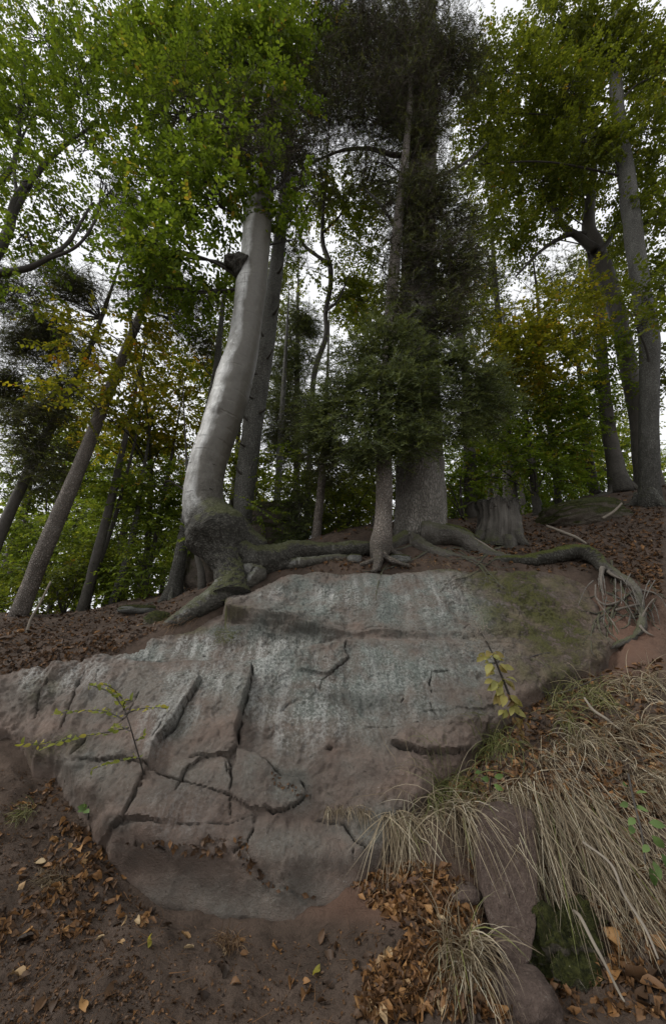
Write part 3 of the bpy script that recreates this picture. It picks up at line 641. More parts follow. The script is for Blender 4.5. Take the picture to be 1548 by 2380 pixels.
def needle_crown(tree, mat, blobs, trunk_pts, cover=2.2, NL=.060, NW=.013, limbs=True, lim_r=.014, dead=0.0, droop=.35, per=20, bias=0.0, spray=.34):
    cr = MB(); tw = MB(); P = np.asarray(trunk_pts, float); dd = MB()
    for b in blobs:
        c, r = blob_world(b); tau = cover * (b[5] if len(b) > 5 else 1.0); area = math.pi * r[0] * r[2]
        ns = max(5, int(area * tau / (per * NL * NW * .5 * .75)))
        k = max(4, int(6 * max(1, area))); nd = in_ell(k, c, r * .85, .2); starts = []
        for m in nd:
            j = np.argmin(np.linalg.norm(P[:, :3] - (m + [0, 0, .15]), axis=1)); a0 = P[j, :3]
            far = np.linalg.norm(m - a0)
            if limbs and far < 2.2:
                tube(tw, [a0, a0 * .6 + m * .4 + [0, 0, .16 * far] + rng.normal(0, .10, 3), a0 * .2 + m * .8 + [0, 0, .05 * far] + rng.normal(0, .10, 3), m - [0, 0, .12]], [lim_r, lim_r * .7, lim_r * .4, .003], 5, 12, .1, cap=False)
            starts.append(a0)
        starts = np.array(starts)
        nd_ = int(ns * dead); na = ns - nd_
        for cnt, isdead in ((na, False), (nd_, True)):
            if cnt < 1: continue
            who = rng.integers(0, k, cnt); sc = nd[who] + rng.normal(0, 1, (cnt, 3)) * r * np.array([.30, .30, .24])
            out = sc - starts[who]; out[:, 2] *= .25; sdir = norm(norm(out) * .7 + rand_dirs(cnt, .4) * 1.0 + [0, 0, -droop])
            ln = rng.uniform(.6, 1.3, cnt) * spray; pp = per if not isdead else 9
            u = (np.arange(pp) + .3) / pp; side = np.where(np.arange(pp) % 2, 1, -1)
            _, sa, sn = frames(sdir, rng.normal(0, .5, cnt))
            pos = sc[:, None] + sdir[:, None] * (ln[:, None] * u)[..., None] - np.array([0, 0, 1.]) * (.18 * ln[:, None] * u ** 2)[..., None]
            if not isdead:
                ld = norm(sdir[:, None] * .7 + sa[:, None] * side[None, :, None] * .75 + sn[:, None] * .35 + rng.normal(0, .25, (cnt, pp, 3)))
                n = cnt * pp; t0 = np.repeat(rng.normal(.4 + bias, .2, cnt), pp) + np.tile(u * .25, cnt) + rng.normal(0, .1, n)
                slivers(cr, pos.reshape(-1, 3), ld.reshape(-1, 3), rng.uniform(0, 6.28, n), NL * rng.uniform(.6, 1.2, n), np.full(n, NW), np.clip(t0, 0, 1))
                slivers(tw, sc - sdir * .05, sdir, rng.uniform(0, 6, cnt), ln * 1.1, np.full(cnt, .008), np.zeros(cnt))
            else:
                ld = norm(sdir[:, None] * .8 + sa[:, None] * side[None, :, None] * .6 + rng.normal(0, .35, (cnt, pp, 3)) + [0, 0, -.25]); n = cnt * pp
                slivers(dd, pos.reshape(-1, 3), ld.reshape(-1, 3), rng.uniform(0, 6.28, n), rng.uniform(.08, .26, n), rng.uniform(.004, .009, n), np.clip(np.repeat(rng.normal(.45, .22, cnt), pp), 0, 1))
                slivers(dd, sc - sdir * .1, sdir, rng.uniform(0, 6, cnt), ln * 1.5, np.full(cnt, .010), np.full(cnt, .5))
    if tw.n: tag(tw.obj('boughs', M['limb_bark'], tree), kind='stuff')
    if dd.n: tag(dd.obj('dead_twigs', M['dead_twig'], tree), kind='stuff')
    if cr.n: return tag(cr.obj('crown', mat, tree), kind='stuff')

def stem_pts(path, y, base_y=None):
    """photo positions X, Y, width -> world points with radius; y one distance or one per point"""
    ys = np.broadcast_to(np.asarray(y, float), (len(path),))
    out = []
    for (X, Y, w), yy in zip(path, ys):
        p = at(X, Y, yy); out.append([*p, .5 * w * depth(p) / F * .94])
    return np.array(out)
def to_ground(P, flare=1.35):
    """carry a stem down into the ground below its lowest known point"""
    p = P[0]; z = gz(p[0], p[1]); dirn = P[0, :3] - P[min(1, len(P) - 1), :3]
    if p[2] - z > .08:
        k = (z - .15 - p[2]) / min(dirn[2], -1e-3); k = min(k, 6); q = np.array([p[0] + dirn[0] * k * .6, p[1], z - .15, p[3] * flare])
        return np.vstack([q, P])
    P = P.copy(); P[0, 2] = min(P[0, 2], z - .08); return P
def tree(name, label, path, y, bark, n=18, ns=60, rough=.10, disp=None, tint=0.0, extra_roots=0, cat='tree', flare=1.35, group=None, ground=True, top=None):
    P = stem_pts(path, y)
    if ground: P = to_ground(P, flare)
    if top is None and path[-1][1] > 330: top = 2.6
    if top is not None:            # carries on above the last traced point
        e = P[-1, :3] - P[-2, :3]; e = e / np.linalg.norm(e); e = norm(e + [0, 0, .6]); P = np.vstack([P, [*(P[-1, :3] + e * top), max(.008, P[-1, 3] * .2)]])
    t = thing(name, label, cat, (P[0, 0], P[0, 1], P[0, 2]), group)
    mb = MB(); tube(mb, P[:, :3], P[:, 3], n, ns, rough, 2.5, disp, tint); mb.obj('trunk', bark, t)
    if extra_roots:
        for k in range(extra_roots):
            a = 2 * np.pi * (k + rng.uniform(0, .6)) / extra_roots; d = np.array([math.cos(a), math.sin(a), 0]); r = P[1, 3]
            b0 = P[0, :3] * 1.0; b0[2] = gz(b0[0], b0[1])
            q = [b0 + [0, 0, r * 1.3] + d * r * .5]
            for f in (1.4, 2.6, 4.0): s = b0 + d * r * f; q.append(np.array([s[0], s[1], gz(s[0], s[1]) - (.01 if f < 3 else .06)]))
            mb = MB(); tube(mb, q, [r * .45, r * .38, r * .24, r * .1], 8, 14, .2, 5, tint=.5); mb.obj('root', bark, t)
    return t, P

def plates(amp, fr, stretch=.35):
    return lambda uvw, V, N: amp * (ridged(uvw * [1, 1, stretch], fr, 3) - .3)

# --- the old beech on the crest of the rock
def beech_disp(uvw, V, N):
    low = sstep((3.75 - V[..., 2]) / .9)
    d = .010 * fbm(V, 4.0, 3) + low * (.035 * fbm(V, 3.2, 4) + .012 * ridged(V, 11, 3) + .010 * ridged(V + 3, 26, 2))
    # wrinkles across the stem
    d -= (1 - low) * .005 * np.exp(-((fbm(V * [.5, .5, 1], 3.1, 2) * 22) ** 2)) * sstep(.3 + 2 * fbm(V + 50, 1.3, 2))
    for X, Y, rr, am in ((505, 952, .10, .03), (560, 705, .10, .010), (470, 1228, .16, .03), (548, 655, .12, .015)):
        c = at(X, Y, 4.42); dd = np.linalg.norm(V - c, axis=-1); d += am * np.exp(-(dd / rr) ** 2) - (am * .55) * np.exp(-((dd - rr * 1.1) / .025) ** 2)
    return d
by = 4.62
bp = [(537,1392,84,4.35),(534,1352,66,4.44),(529,1318,58,4.5),(519,1283,88,4.56),(508,1245,138,4.6),(489,1208,112,4.62),(473,1175,93,by),(475,1121,86,by),(489,1059,84,by),(511,996,84,by),(530,934,86,by),(547,871,82,by),(565,808,72,by),(574,746,68,by),(584,668,69,by),(593,590,64,by),(598,527,65,by),(604,470,60,by),(610,400,54,by),(620,300,46,4.65),(636,180,38,4.7),(655,40,30,4.75),(670,-150,22,4.8)]
BP = np.array([[*at(X, Y, y), .5 * w * depth(at(X, Y, y)) / F] for X, Y, w, y in bp])
beech = thing('beech_tree', 'old beech with pale bent silvery trunk and swollen mossy foot gripping the rock crest', 'tree', BP[0, :3])
tv = [1, 1, 1, 1, 1, .85, .6, .42, .28, .14] + [0] * (len(bp) - 10)
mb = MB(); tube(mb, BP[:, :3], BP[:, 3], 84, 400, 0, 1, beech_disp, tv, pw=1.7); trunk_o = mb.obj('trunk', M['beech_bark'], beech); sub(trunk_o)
# broken knot on the left side
c = at(556, 618, 4.5); d0 = norm([-.85, -.35, .35]); mb = MB()
tube(mb, [c - d0 * .08, c + d0 * .04, c + d0 * .13, c + d0 * .20, c + d0 * .23, c + d0 * .13], [.21, .155, .12, .095, .065, .02], 26, 44, .45, 9, lambda u, V, N: .03 * fbm(V, 9, 3), tint=.9); k = mb.obj('knot', M['dark_bark'], trunk_o); tag(k, 'dark broken knot jutting from the trunk')
c = at(503, 948, 4.30); mb = MB()     # healed branch scar: a raised eyebrow of bark
sc_ = [at(X, Y, 4.62) for X, Y in ((492,952),(496,942),(506,938),(518,942),(524,952),(523,962))]
def on_beech(p, lift=0.0):
    d = BP[:, :3] - p; k = np.argmin(np.linalg.norm(d, axis=1)); v = norm(CAM - p)
    return p + v * (BP[k, 3] * .93 + lift)
tube(mb, [on_beech(p, .012) for p in sc_], [.006, .014, .018, .018, .014, .006], 8, 26, .3, 12, tint=.9); mb.obj('branch_scar', M['dark_bark'], trunk_o)
for arc_ in ([(434,1078),(455,1070),(480,1072),(504,1082)], [(466,1138),(482,1134),(500,1140)], [(440,1035),(462,1030),(480,1034)], [(506,905),(530,900),(552,910)], [(545,775),(562,770),(580,778)], [(548,735),(565,728),(582,736)], [(478,1008),(495,1006),(512,1012)], [(430,1190),(450,1180),(480,1178),(515,1188)]):
    mb = MB(); tube(mb, [on_beech(at(X, Y, 4.62), -.002) for X, Y in arc_], [.002] + [.006] * (len(arc_) - 2) + [.002], 6, 16, .3, 20, tint=.9); mb.obj('bark_crease', M['dark_bark'], trunk_o)
def root(parent, pts, bark, n=20, ns=70, rough=.12, disp=None, tint=.8, name='root', seed=0):
    P = np.array([[*at(X, Y, y), .5 * w * depth(at(X, Y, y)) / F] for X, Y, w, y in pts]); mb = MB()
    tube(mb, P[:, :3], P[:, 3], n, ns, rough, 3.5, disp or (lambda u, V, N: .014 * fbm(V + seed, 6, 4) + .010 * ridged(V, 20, 3)), tint, seed=seed); return mb.obj(name, bark, parent)
RB = M['beech_bark']
root(beech, [(540,1345,56,4.46),(517,1377,58,4.34),(480,1403,52,4.22),(440,1428,40,4.14),(405,1447,26,4.1),(380,1461,10,4.1)], RB, 28, 90)
root(beech, [(515,1262,70,4.62),(560,1288,62,4.62),(600,1303,74,4.64),(645,1295,60,4.72),(690,1282,44,4.80),(770,1280,36,4.88),(850,1275,34,4.92),(905,1272,22,4.98)], RB, 32, 150, tint=.9)
root(beech, [(540,1240,90,4.66),(575,1262,60,4.7),(610,1278,46,4.72)], RB, 24, 50, tint=1.0)
root(beech, [(575,1330,50,4.6),(588,1330,44,4.56),(600,1335,36,4.52),(583,1352,26,4.46),(572,1362,14,4.42)], RB, 20, 50, tint=.7)
root(beech, [(655,1318,10,4.68),(690,1310,22,4.7),(740,1303,20,4.76),(790,1298,16,4.82),(840,1296,10,4.9)], RB, 16, 60, tint=.7)
root(beech, [(600,1310,40,4.62),(650,1312,34,4.68),(700,1304,20,4.76),(735,1300,12,4.82)], RB, 18, 50, tint=.9)
broad_crown(beech, M['beech_green'], [(440,600,120,80,4.6,1.0),(345,560,70,90,4.3,.8),(500,470,120,90,4.5),(380,420,90,80,4.4,.9),(430,270,170,130,4.6),(330,150,80,110,4.6,.9),(560,150,140,130,4.8),(480,40,170,90,4.8),(700,90,90,90,5.0,.8),(640,330,90,60,4.8,.6),(665,560,40,70,4.9,.7),(480,680,60,40,4.7,.6),(330,660,60,50,4.6,.6),(420,120,120,100,4.4,.8),(560,370,70,70,4.25,.6),(632,230,70,80,4.2,.8),(650,70,80,90,4.2),(660,420,50,60,4.3,.5)], BP[12:], L=.09, cover=2.1, lim_r=.03, fine=True)
# twiggy dead shoots wrapped round the stem where the crown starts
needle_crown(beech, M['needle'], [(600,395,90,50,4.2,.9),(560,350,150,70,4.6,.8),(680,380,110,50,4.7,.7),(500,330,100,70,4.5,.4)], BP[10:], cover=1.2, dead=1.0, limbs=True, lim_r=.016, droop=-.1)

# --- beech standing outside on the left whose limbs and leaves come into view
t, P = tree('beech_tree', 'tall beech reaching long dark arching limbs over the leafy slope, trunk unseen', [(-170,1500,60),(-160,1000,56),(-150,700,50),(-140,300,40),(-130,-100,26)], 4.9, M['grey_bark'], 20, 60)
for pts in ([(-150,640,26),(20,632,18),(100,606,12),(160,560,9),(215,470,5)], [(-150,760,30),(0,580,22),(40,460,18),(85,402,14),(140,345,10),(215,290,6)], [(0,560,14),(90,395,9),(150,330,5),(120,240,3)], [(-140,480,22),(0,420,14),(42,340,9),(46,240,7),(60,120,4)], [(100,606,9),(180,570,7),(225,500,5),(235,420,3)], [(40,460,9),(35,380,7),(60,300,5),(110,230,3)]):
    Q = stem_pts(pts, 4.4); mb = MB(); tube(mb, Q[:, :3], Q[:, 3], 8, 34, .2, 4); mb.obj('limb', M['limb_bark'], t)
broad_crown(t, M['beech_green'], [(100,90,130,90,4.3,.75),(60,250,90,120,4.3,.7),(190,210,110,110,4.4,.6),(250,90,90,80,4.5,.45),(90,430,90,90,4.4,.6),(200,330,90,70,4.4,.5),(60,560,70,70,4.4,.6),(150,520,70,60,4.5,.45),(250,450,60,80,4.6,.35),(60,680,60,50,4.6,.4),(-60,300,100,300,4.5,.6)], P, L=.072, cover=1.85, limbs=False, nodes=14)

# --- slender spruce on the crest with clawed roots
sp_path = [(880,1322,24),(880,1300,38),(886,1265,54),(890,1225,44),(893,1150,39),(893,1075,38),(896,960,34),(902,850,31),(907,760,30),(914,650,27),(924,530,23),(935,420,19),(948,300,15),(960,120,9)]
spruce, P = tree('spruce_tree', 'slender spruce with low dark boughs and claw-like roots on the rock edge', sp_path, 4.78, M['spruce_bark'], 28, 150, .06, plates(.006, 14), [.9, .7, .4, .2] + [0] * 10, ground=False)
for pts in ([(884,1290,22,4.7),(870,1300,10,4.64),(852,1308,6,4.6),(838,1313,4,4.58)], [(878,1285,26,4.68),(878,1305,22,4.62),(874,1320,16,4.58),(866,1328,6,4.55)], [(890,1288,22,4.7),(905,1300,12,4.66),(925,1308,8,4.64),(950,1314,6,4.64)], [(898,1270,24,4.78),(915,1285,16,4.82),(940,1295,10,4.86)]):
    root(spruce, [(a_, b_, w_ * .85, y_) for a_, b_, w_, y_ in pts], M['spruce_bark'], 10, 26, .15, tint=.5)
needle_crown(spruce, M['needle_blue'], [(830,850,80,50,4.5),(905,815,70,40,4.5),(990,830,90,55,4.7),(1080,890,80,55,4.9,.9),(1110,960,80,50,5.1,.8),(790,930,75,55,4.6),(880,920,90,60,4.5),(980,920,80,60,4.6),(760,1010,55,50,4.8,.8),(850,1010,80,50,4.6),(930,1010,80,45,4.5),(850,1070,70,30,4.7,.7),(1030,990,70,35,4.8,.8),(1160,900,60,50,5.3,.6)], P[3:], cover=4.2, spray=.30, bias=.12)
needle_crown(spruce, M['needle'], [(800,1090,90,40,5.2,.6),(920,620,40,120,4.9,.5),(940,430,50,100,5.0,.7)], P[3:], cover=2.2, dead=.4)

# --- massive fir behind it
def fir_disp(uvw, V, N): return .016 * (ridged(uvw * [1, 1, .42], 9, 3) - .3) + .012 * fbm(V, 3, 3)
fir, FP = tree('fir_tree', 'massive fir with thick grey scaly trunk rooted in the mound behind the rock', [(980,1262,150),(978,1232,128),(977,1180,121),(976,1110,114),(975,1030,106),(973,900,98),(972,760,90),(973,600,80),(978,450,70),(984,300,60),(990,120,46),(998,-120,30)], 5.45, M['fir_bark'], 72, 320, .03, fir_disp, [.6, .3] + [0] * 10)
root(fir, [(985,1245,70,5.2),(1030,1245,48,5.1),(1075,1252,40,5.05),(1105,1275,34,4.98),(1135,1292,30,4.92),(1180,1302,24,4.88),(1230,1305,14,4.85)], M['root_bark'], 24, 120, .15, tint=.55)
root(fir, [(960,1255,46,5.2),(985,1275,34,5.0),(1020,1288,26,4.9),(1070,1300,18,4.85),(1120,1308,8,4.8)], M['root_bark'], 18, 80, .2, tint=.5)
root(fir, [(950,1250,44,5.25),(920,1262,34,5.1),(895,1278,24,5.0),(860,1285,10,4.95)], M['root_bark'], 16, 50, .2, tint=.7)
root(fir, [(1020,1238,44,5.3),(1060,1240,34,5.3),(1100,1255,24,5.3),(1130,1270,10,5.3)], M['root_bark'], 16, 50, .2, tint=.9)
needle_crown(fir, M['needle'], [(1000,470,70,80,4.9),(1010,600,80,90,4.85),(1020,720,65,70,4.85),(950,720,45,80,4.8,.7),(1060,560,50,90,5.4,.8),(1000,330,70,70,5.0,.7),(1030,160,70,110,5.2),(960,40,110,90,5.2),(985,520,60,120,5.0)], FP[4:], cover=3.2, dead=.4, lim_r=.03, droop=.5)
needle_crown(fir, M['needle'], [(880,130,120,110,5.0),(800,60,110,80,5.0),(850,270,120,70,5.0,.9),(760,220,90,90,4.9,.7),(940,230,70,120,5.1),(740,330,100,50,4.8,.5),(880,360,80,40,5.1,.5),(980,200,60,140,5.0,.8)], FP[6:], cover=3.2, dead=.6, lim_r=.03, droop=.6)
for pts in ([(985,330,16),(930,360,13),(860,345,10),(790,350,7),(700,390,4)], [(975,600,12),(930,540,9),(880,470,7),(850,440,4)], [(985,420,12),(1040,400,9),(1090,370,6),(1130,330,3)], [(978,740,8),(1000,690,5),(1010,600,3)]):
    Q = stem_pts(pts, 5.2); mb = MB(); tube(mb, Q[:, :3], Q[:, 3], 8, 34, .2, 4); mb.obj('limb', M['limb_bark'], fir)

# --- stems behind the old beech and in the middle
t, P = tree('spruce_tree', 'straight grey trunk with short dead branch stubs just behind the old beech', [(562,1240,42),(570,1130,48),(582,1030,48),(600,910,46),(617,810,42),(632,700,36),(645,600,32),(656,500,26),(668,350,18)], 6.3, M['grey_bark'], 24, 120, .05, plates(.008, 8))
for X, Y, dx, dy in ((600,930,-26,-14),(612,840,22,-30),(590,985,-30,-30),(580,1040,-24,-12),(628,735,20,-26),(606,880,-22,-34),(575,1110,-30,-30),(622,790,-20,-30),(640,640,18,-30),(597,960,20,-10)):
    Q = stem_pts([(X, Y, 10), (X + dx * .6, Y + dy * .4, 6), (X + dx, Y + dy, 3)], [6.25, 6.1, 6.0]); mb = MB(); tube(mb, Q[:, :3], Q[:, 3], 6, 8); mb.obj('dead_stub', M['dark_bark'], t)
needle_crown(t, M['needle'], [(660,560,50,90,6.4,.8),(690,420,90,90,6.6,.6),(640,260,90,100,6.6,.7)], P[4:], cover=1.3, dead=.4)
broad_crown(t, M['pale_green'], [(640,1080,50,60,6.2,.6),(610,1190,50,40,6.1,.5)], P[:5], L=.07, cover=1.4, lim_r=.012)
t, P = tree('oak_tree', 'thin crooked dark tree with wavy stem and sparse leaves in the gap behind the spruce', [(722,1000,12),(728,890,13),(738,840,14),(758,780,13),(757,725,12),(768,665,12),(767,615,13),(750,560,11),(752,480,8),(760,380,5)], 7.2, M['limb_bark'], 10, 90, .15)
for pts in ([(766,612,10),(735,592,9),(702,562,8),(690,510,6),(684,440,4)], [(757,725,6),(790,690,5),(810,640,3)], [(750,540,7),(790,500,5),(820,440,3)]):
    Q = stem_pts(pts, 7.1); mb = MB(); tube(mb, Q[:, :3], Q[:, 3], 7, 24, .2, 4); mb.obj('limb', M['limb_bark'], t)
broad_crown(t, M['deep_green'], [(720,470,70,70,7.2,.7),(800,460,80,80,7.3,.75),(830,560,60,70,7.3,.7),(800,680,60,60,7.4,.7),(720,620,40,50,7.4,.35),(850,700,50,90,7.5,.8),(840,440,50,90,7.0,.7)], P[3:], L=.085, cover=1.7, lim_r=.014)
def conifer(label, path, y, blobs, mat='needle', cover=2.0, bark='dark_bark', dead=.1, name='spruce_tree', n=12, rough=.08, group=None, **kw):
    t, P = tree(name, label, path, y, M[bark], n, 50, rough, group=group); needle_crown(t, M[mat], blobs, P, cover=cover * 2.0, dead=dead, **kw); return t
def broad(label, path, y, blobs, mat='beech_green', cover=1.8, bark='grey_bark', name='beech_tree', L=.085, n=14, group=None, bias=0.0, lim_r=.02, roots=0, disp=None, top=None):
    t, P = tree(name, label, path, y, M[bark], n, 70, .10, disp, [.7, .4] + [0.0] * 6, roots, group=group, top=top); broad_crown(t, M[mat], blobs, P, L=L, cover=cover * 1.35, bias=bias, lim_r=lim_r); return t, P
conifer('blue-green spruce with a domed top between the bent beech and the crooked thin tree', [(690,1260,16),(690,1000,16),(692,720,8)], 9.5, [(690,760,50,60,9.5),(695,850,60,60,9.4),(680,940,60,60,9.3),(660,1030,50,60,9.2,.7)], 'needle_blue', 1.9, bias=.1)
conifer('straight bare-stemmed spruce behind the grey boulder', [(640,1230,20),(648,1100,17),(656,960,14),(664,820,9)], 8.6, [(660,1000,40,60,8.6,.5),(690,1010,50,90,8.8,.6)], 'needle', 1.3, 'grey_bark')
conifer('young brown-stemmed spruce between the bent beech and the clawed spruce', [(734,1262,24),(740,1200,22),(748,1120,19),(754,1040,14),(758,960,10)], 5.9, [(745,1080,50,50,5.9,.5),(770,990,50,60,6.0,.7),(720,960,50,60,6.1,.8)], 'needle', 1.5, 'spruce_bark', n=16)
# --- left slope
conifer('leaning grey spruce with stubby dead twigs rising from the leafy slope by the pale stick', [(36,1450,46),(52,1410,40),(90,1310,39),(130,1215,37),(170,1120,34),(205,1035,30),(245,930,26),(290,820,22),(330,720,18),(352,640,14),(370,520,9)], 6.0, [(330,560,60,70,6.3,.9),(290,470,45,70,6.2,.9),(370,660,90,60,6.4,.9),(450,720,70,60,6.6,.7),(400,760,80,50,6.5,.6),(470,800,40,60,6.7,.5)], 'needle', 1.15, 'spruce_bark', .5, n=18)
conifer('dark-crowned spruce leaning behind the stubby-twigged grey spruce', [(-60,1400,30),(10,1220,26),(60,1110,24),(100,1030,22),(150,935,18),(200,830,14),(235,740,10)], 6.8, [(60,690,90,50,6.6),(150,650,70,40,6.7),(200,690,60,40,6.7,.8),(60,790,70,60,6.7),(130,780,60,60,6.9,.7),(60,900,70,60,6.8),(60,1010,60,60,6.3,.9),(110,1060,50,50,6.4,.7),(190,830,50,50,6.3,.7),(120,960,50,50,6.3,.8),(70,1110,50,40,6.9,.6),(130,880,60,60,7.0,.6)], 'needle', 1.7, 'dark_bark', .25)
t, P = broad('orange and yellow autumn beech glowing behind the leaning spruces', [(330,1390,16),(345,1250,15),(350,1100,13),(340,950,11),(320,820,8),(300,720,5)], 8.2, [(110,745,70,40,7.6,.7),(230,800,80,50,5.7,.8),(310,770,60,50,5.6,.8),(390,850,80,60,8.0),(300,890,90,50,5.7),(225,945,60,40,5.6,.7),(150,930,60,50,6.4,.7),(400,950,80,60,8.0),(310,1000,90,50,8.0),(220,1020,60,40,7.8,.6),(420,1040,70,50,8.1,.8),(480,900,50,60,8.2,.8),(340,1070,60,40,8.1,.6)], 'autumn', 1.6, 'dark_bark', L=.10)
broad('pale grey trunk with a flared foot directly behind the old beech', [(400,1392,52),(408,1360,38),(416,1310,33),(426,1255,29),(445,1150,26),(470,1020,22),(500,880,18),(515,740,12)], 6.4, [(470,830,60,70,6.8,.6),(500,690,50,60,6.8,.6),(380,1130,80,50,6.9,.5)], 'beech_green', 1.4, roots=4, bias=.15)
broad('short forked stem beside a pale boulder under the swollen beech foot', [(472,1362,22),(468,1330,18),(460,1300,14),(452,1250,11),(440,1180,7)], 5.9, [(450,1240,50,50,6.2,.6),(500,1200,40,50,6.3,.5)], 'pale_green', 1.2, 'dark_bark', L=.075, lim_r=.01)
for i, (lab, path, y, blobs, mat) in enumerate([
    ('dark straight spruce rising from the leafy slope beside a pole-thin stem', [(186,1432,26),(205,1370,24),(225,1290,22),(248,1205,20),(275,1090,16),(300,980,10)], 7.2, [(270,1120,60,50,7.4,.7),(300,1010,50,60,7.5,.6)], 'pale_green'),
    ('thin pole-like stem close beside the dark straight spruce', [(200,1424,12),(225,1330,11),(262,1220,10),(290,1120,8)], 7.4, [(310,1130,60,50,7.6,.6)], 'pale_green'),
    ('stout short-looking grey trunk fading into green shrubs on the leafy slope', [(262,1414,26),(280,1350,21),(300,1285,17),(318,1200,13),(330,1120,9)], 7.5, [(350,1180,60,50,7.8,.8)], 'pale_green'),
    ('slim stem at the far end of the leafy slope near the flared pale trunk', [(330,1395,14),(345,1330,12),(372,1200,10),(395,1080,7)], 8.0, [(400,1120,60,50,8.2,.8)], 'pale_green')]):
    broad(lab, path, y, blobs, mat, 1.5, 'dark_bark' if i != 2 else 'grey_bark', 'young_tree', L=.09, lim_r=.012)
def shrub(name, label, X, Y, y, blobs, mat, cover=1.8, L=.08, needle=False, group=None):
    p = at(X, Y, y); z = gz(p[0], p[1]); b0 = np.array([p[0], p[1], z - .05]); t = thing(name, label, 'shrub', b0, group)
    stp = np.array([[*b0, .02], [*(b0 + [0, 0, .3]), .015], [*(b0 + [0.05, 0, .8]), .01]]); mb = MB()
    for k in range(4):
        e = b0 + [rng.uniform(-.5, .5), rng.uniform(-.3, .3), rng.uniform(.6, 1.2)]; tube(mb, [b0, (b0 + e) / 2 + rng.normal(0, .06, 3), e], [.018, .012, .005], 6, 10)
    mb.obj('stem', M['limb_bark'], t)
    (needle_crown if needle else broad_crown)(t, M[mat], blobs, stp, cover=cover * 1.3, **({} if needle else {'L': L, 'lim_r': .01}))
    return t
shrub('beech_shrub', 'bright yellow-green undergrowth below the leaning spruces', 60, 1400, 9.0, [(70,1230,90,40,9),(150,1270,80,40,9),(60,1320,70,50,8.8),(190,1200,60,40,9.4,.7)], 'pale_green', 1.8, .09)
shrub('beech_shrub', 'dark green bushy undergrowth beside the thin white stick', 150, 1420, 7.6, [(120,1350,70,40,7.4),(180,1330,70,50,7.8),(100,1400,60,25,7.2,.7),(230,1300,50,50,8.0)], 'deep_green', 1.8, .07)
shrub('beech_shrub', 'fresh green layered undergrowth beside the pale flared trunk', 340, 1390, 7.6, [(330,1310,60,40,7.4),(370,1240,60,50,7.6),(320,1370,50,25,7.2),(270,1330,50,40,7.8),(430,1190,60,60,8.0),(300,1220,70,50,8.4)], 'pale_green', 1.8, .075)
shrub('holly_shrub', 'dark bushy evergreen beside the grey boulder behind the roots', 690, 1270, 6.6, [(690,1180,45,45,6.6),(680,1230,45,40,6.5),(715,1225,35,45,6.6)], 'needle_blue', 2.2, needle=True)
shrub('beech_shrub', 'green leafy undergrowth between the young spruce and the clawed spruce', 800, 1275, 6.4, [(800,1200,60,50,6.4),(830,1140,50,50,6.6),(780,1120,50,50,6.8,.8),(845,1230,35,30,6.2),(700,1120,50,40,7.2,.7)], 'deep_green', 1.9, .06)
# --- right side
t, P = broad('tall grey mottled trunk with green crown standing just above the mossy boulder', [(1516,1200,62),(1512,1165,50),(1509,1080,42),(1508,980,40),(1510,870,40),(1508,780,42),(1494,690,38),(1480,600,38),(1470,520,38),(1456,410,35),(1444,320,31),(1434,240,28),(1430,150,25),(1432,40,20),(1438,-120,14)], 6.4, [(1470,120,70,80,6.2,.9),(1390,90,80,90,6.2),(1320,200,80,90,6.0),(1500,300,50,90,6.3,.9),(1360,330,70,80,6.3),(1300,60,90,80,6.0),(1500,520,40,90,6.6,.8),(1505,700,35,60,6.2,.8),(1480,760,40,40,6.0,.6),(1180,170,90,90,6.2,.9),(1120,260,60,80,6.4,.8),(1530,180,60,120,6.2),(1535,450,50,120,6.6),(1540,640,45,110,6.8),(1530,860,40,90,7.2,.8),(1120,380,60,60,6.8,.7)], 'deep_green', 1.9, 'grey_bark', L=.095, n=28, roots=3, lim_r=.03, disp=plates(.005, 9))
t, P = broad('dark forked beech with spreading limbs behind the mottled trunk', [(1500,1190,40),(1492,1080,38),(1484,980,38),(1470,900,38),(1450,800,38),(1428,700,38),(1405,630,38),(1384,575,38),(1368,530,30),(1372,470,22),(1380,380,16),(1385,250,10)], 8.0, [(1250,430,90,70,7.6),(1180,520,70,60,7.6,.9),(1330,420,70,70,7.8),(1200,330,90,70,7.4),(1400,400,60,60,8,.8),(1290,300,80,80,7.6),(1130,430,60,60,7.8,.7),(1440,560,50,60,8.2,.7),(1240,560,70,50,8,.7)], 'deep_green', 1.8, 'dark_bark', L=.095, n=18)
for pts in ([(1384,580,24),(1345,550,18),(1310,525,14),(1290,490,10),(1265,450,6)], [(1360,545,16),(1320,545,12),(1260,580,8),(1200,640,5)], [(1390,590,14),(1420,550,10),(1450,480,6)], [(1310,300,8),(1305,200,8),(1312,60,8)], [(1246,412,10),(1190,388,9),(1165,370,7),(1150,320,5)]):
    Q = stem_pts(pts, 7.8); mb = MB(); tube(mb, Q[:, :3], Q[:, 3], 8, 30, .2, 4); mb.obj('limb', M['limb_bark'], t)
broad('dark leaning trunk rising from behind the mossy boulder', [(1446,1146,56),(1436,1105,44),(1424,1050,34),(1412,980,30),(1405,920,28),(1400,840,24),(1392,740,20)], 8.0, [(1340,860,70,50,7.8),(1400,800,50,50,8.0,.8),(1320,950,70,50,7.8),(1380,950,40,50,8,.6)], 'beech_green', 1.6, 'dark_bark', roots=3)
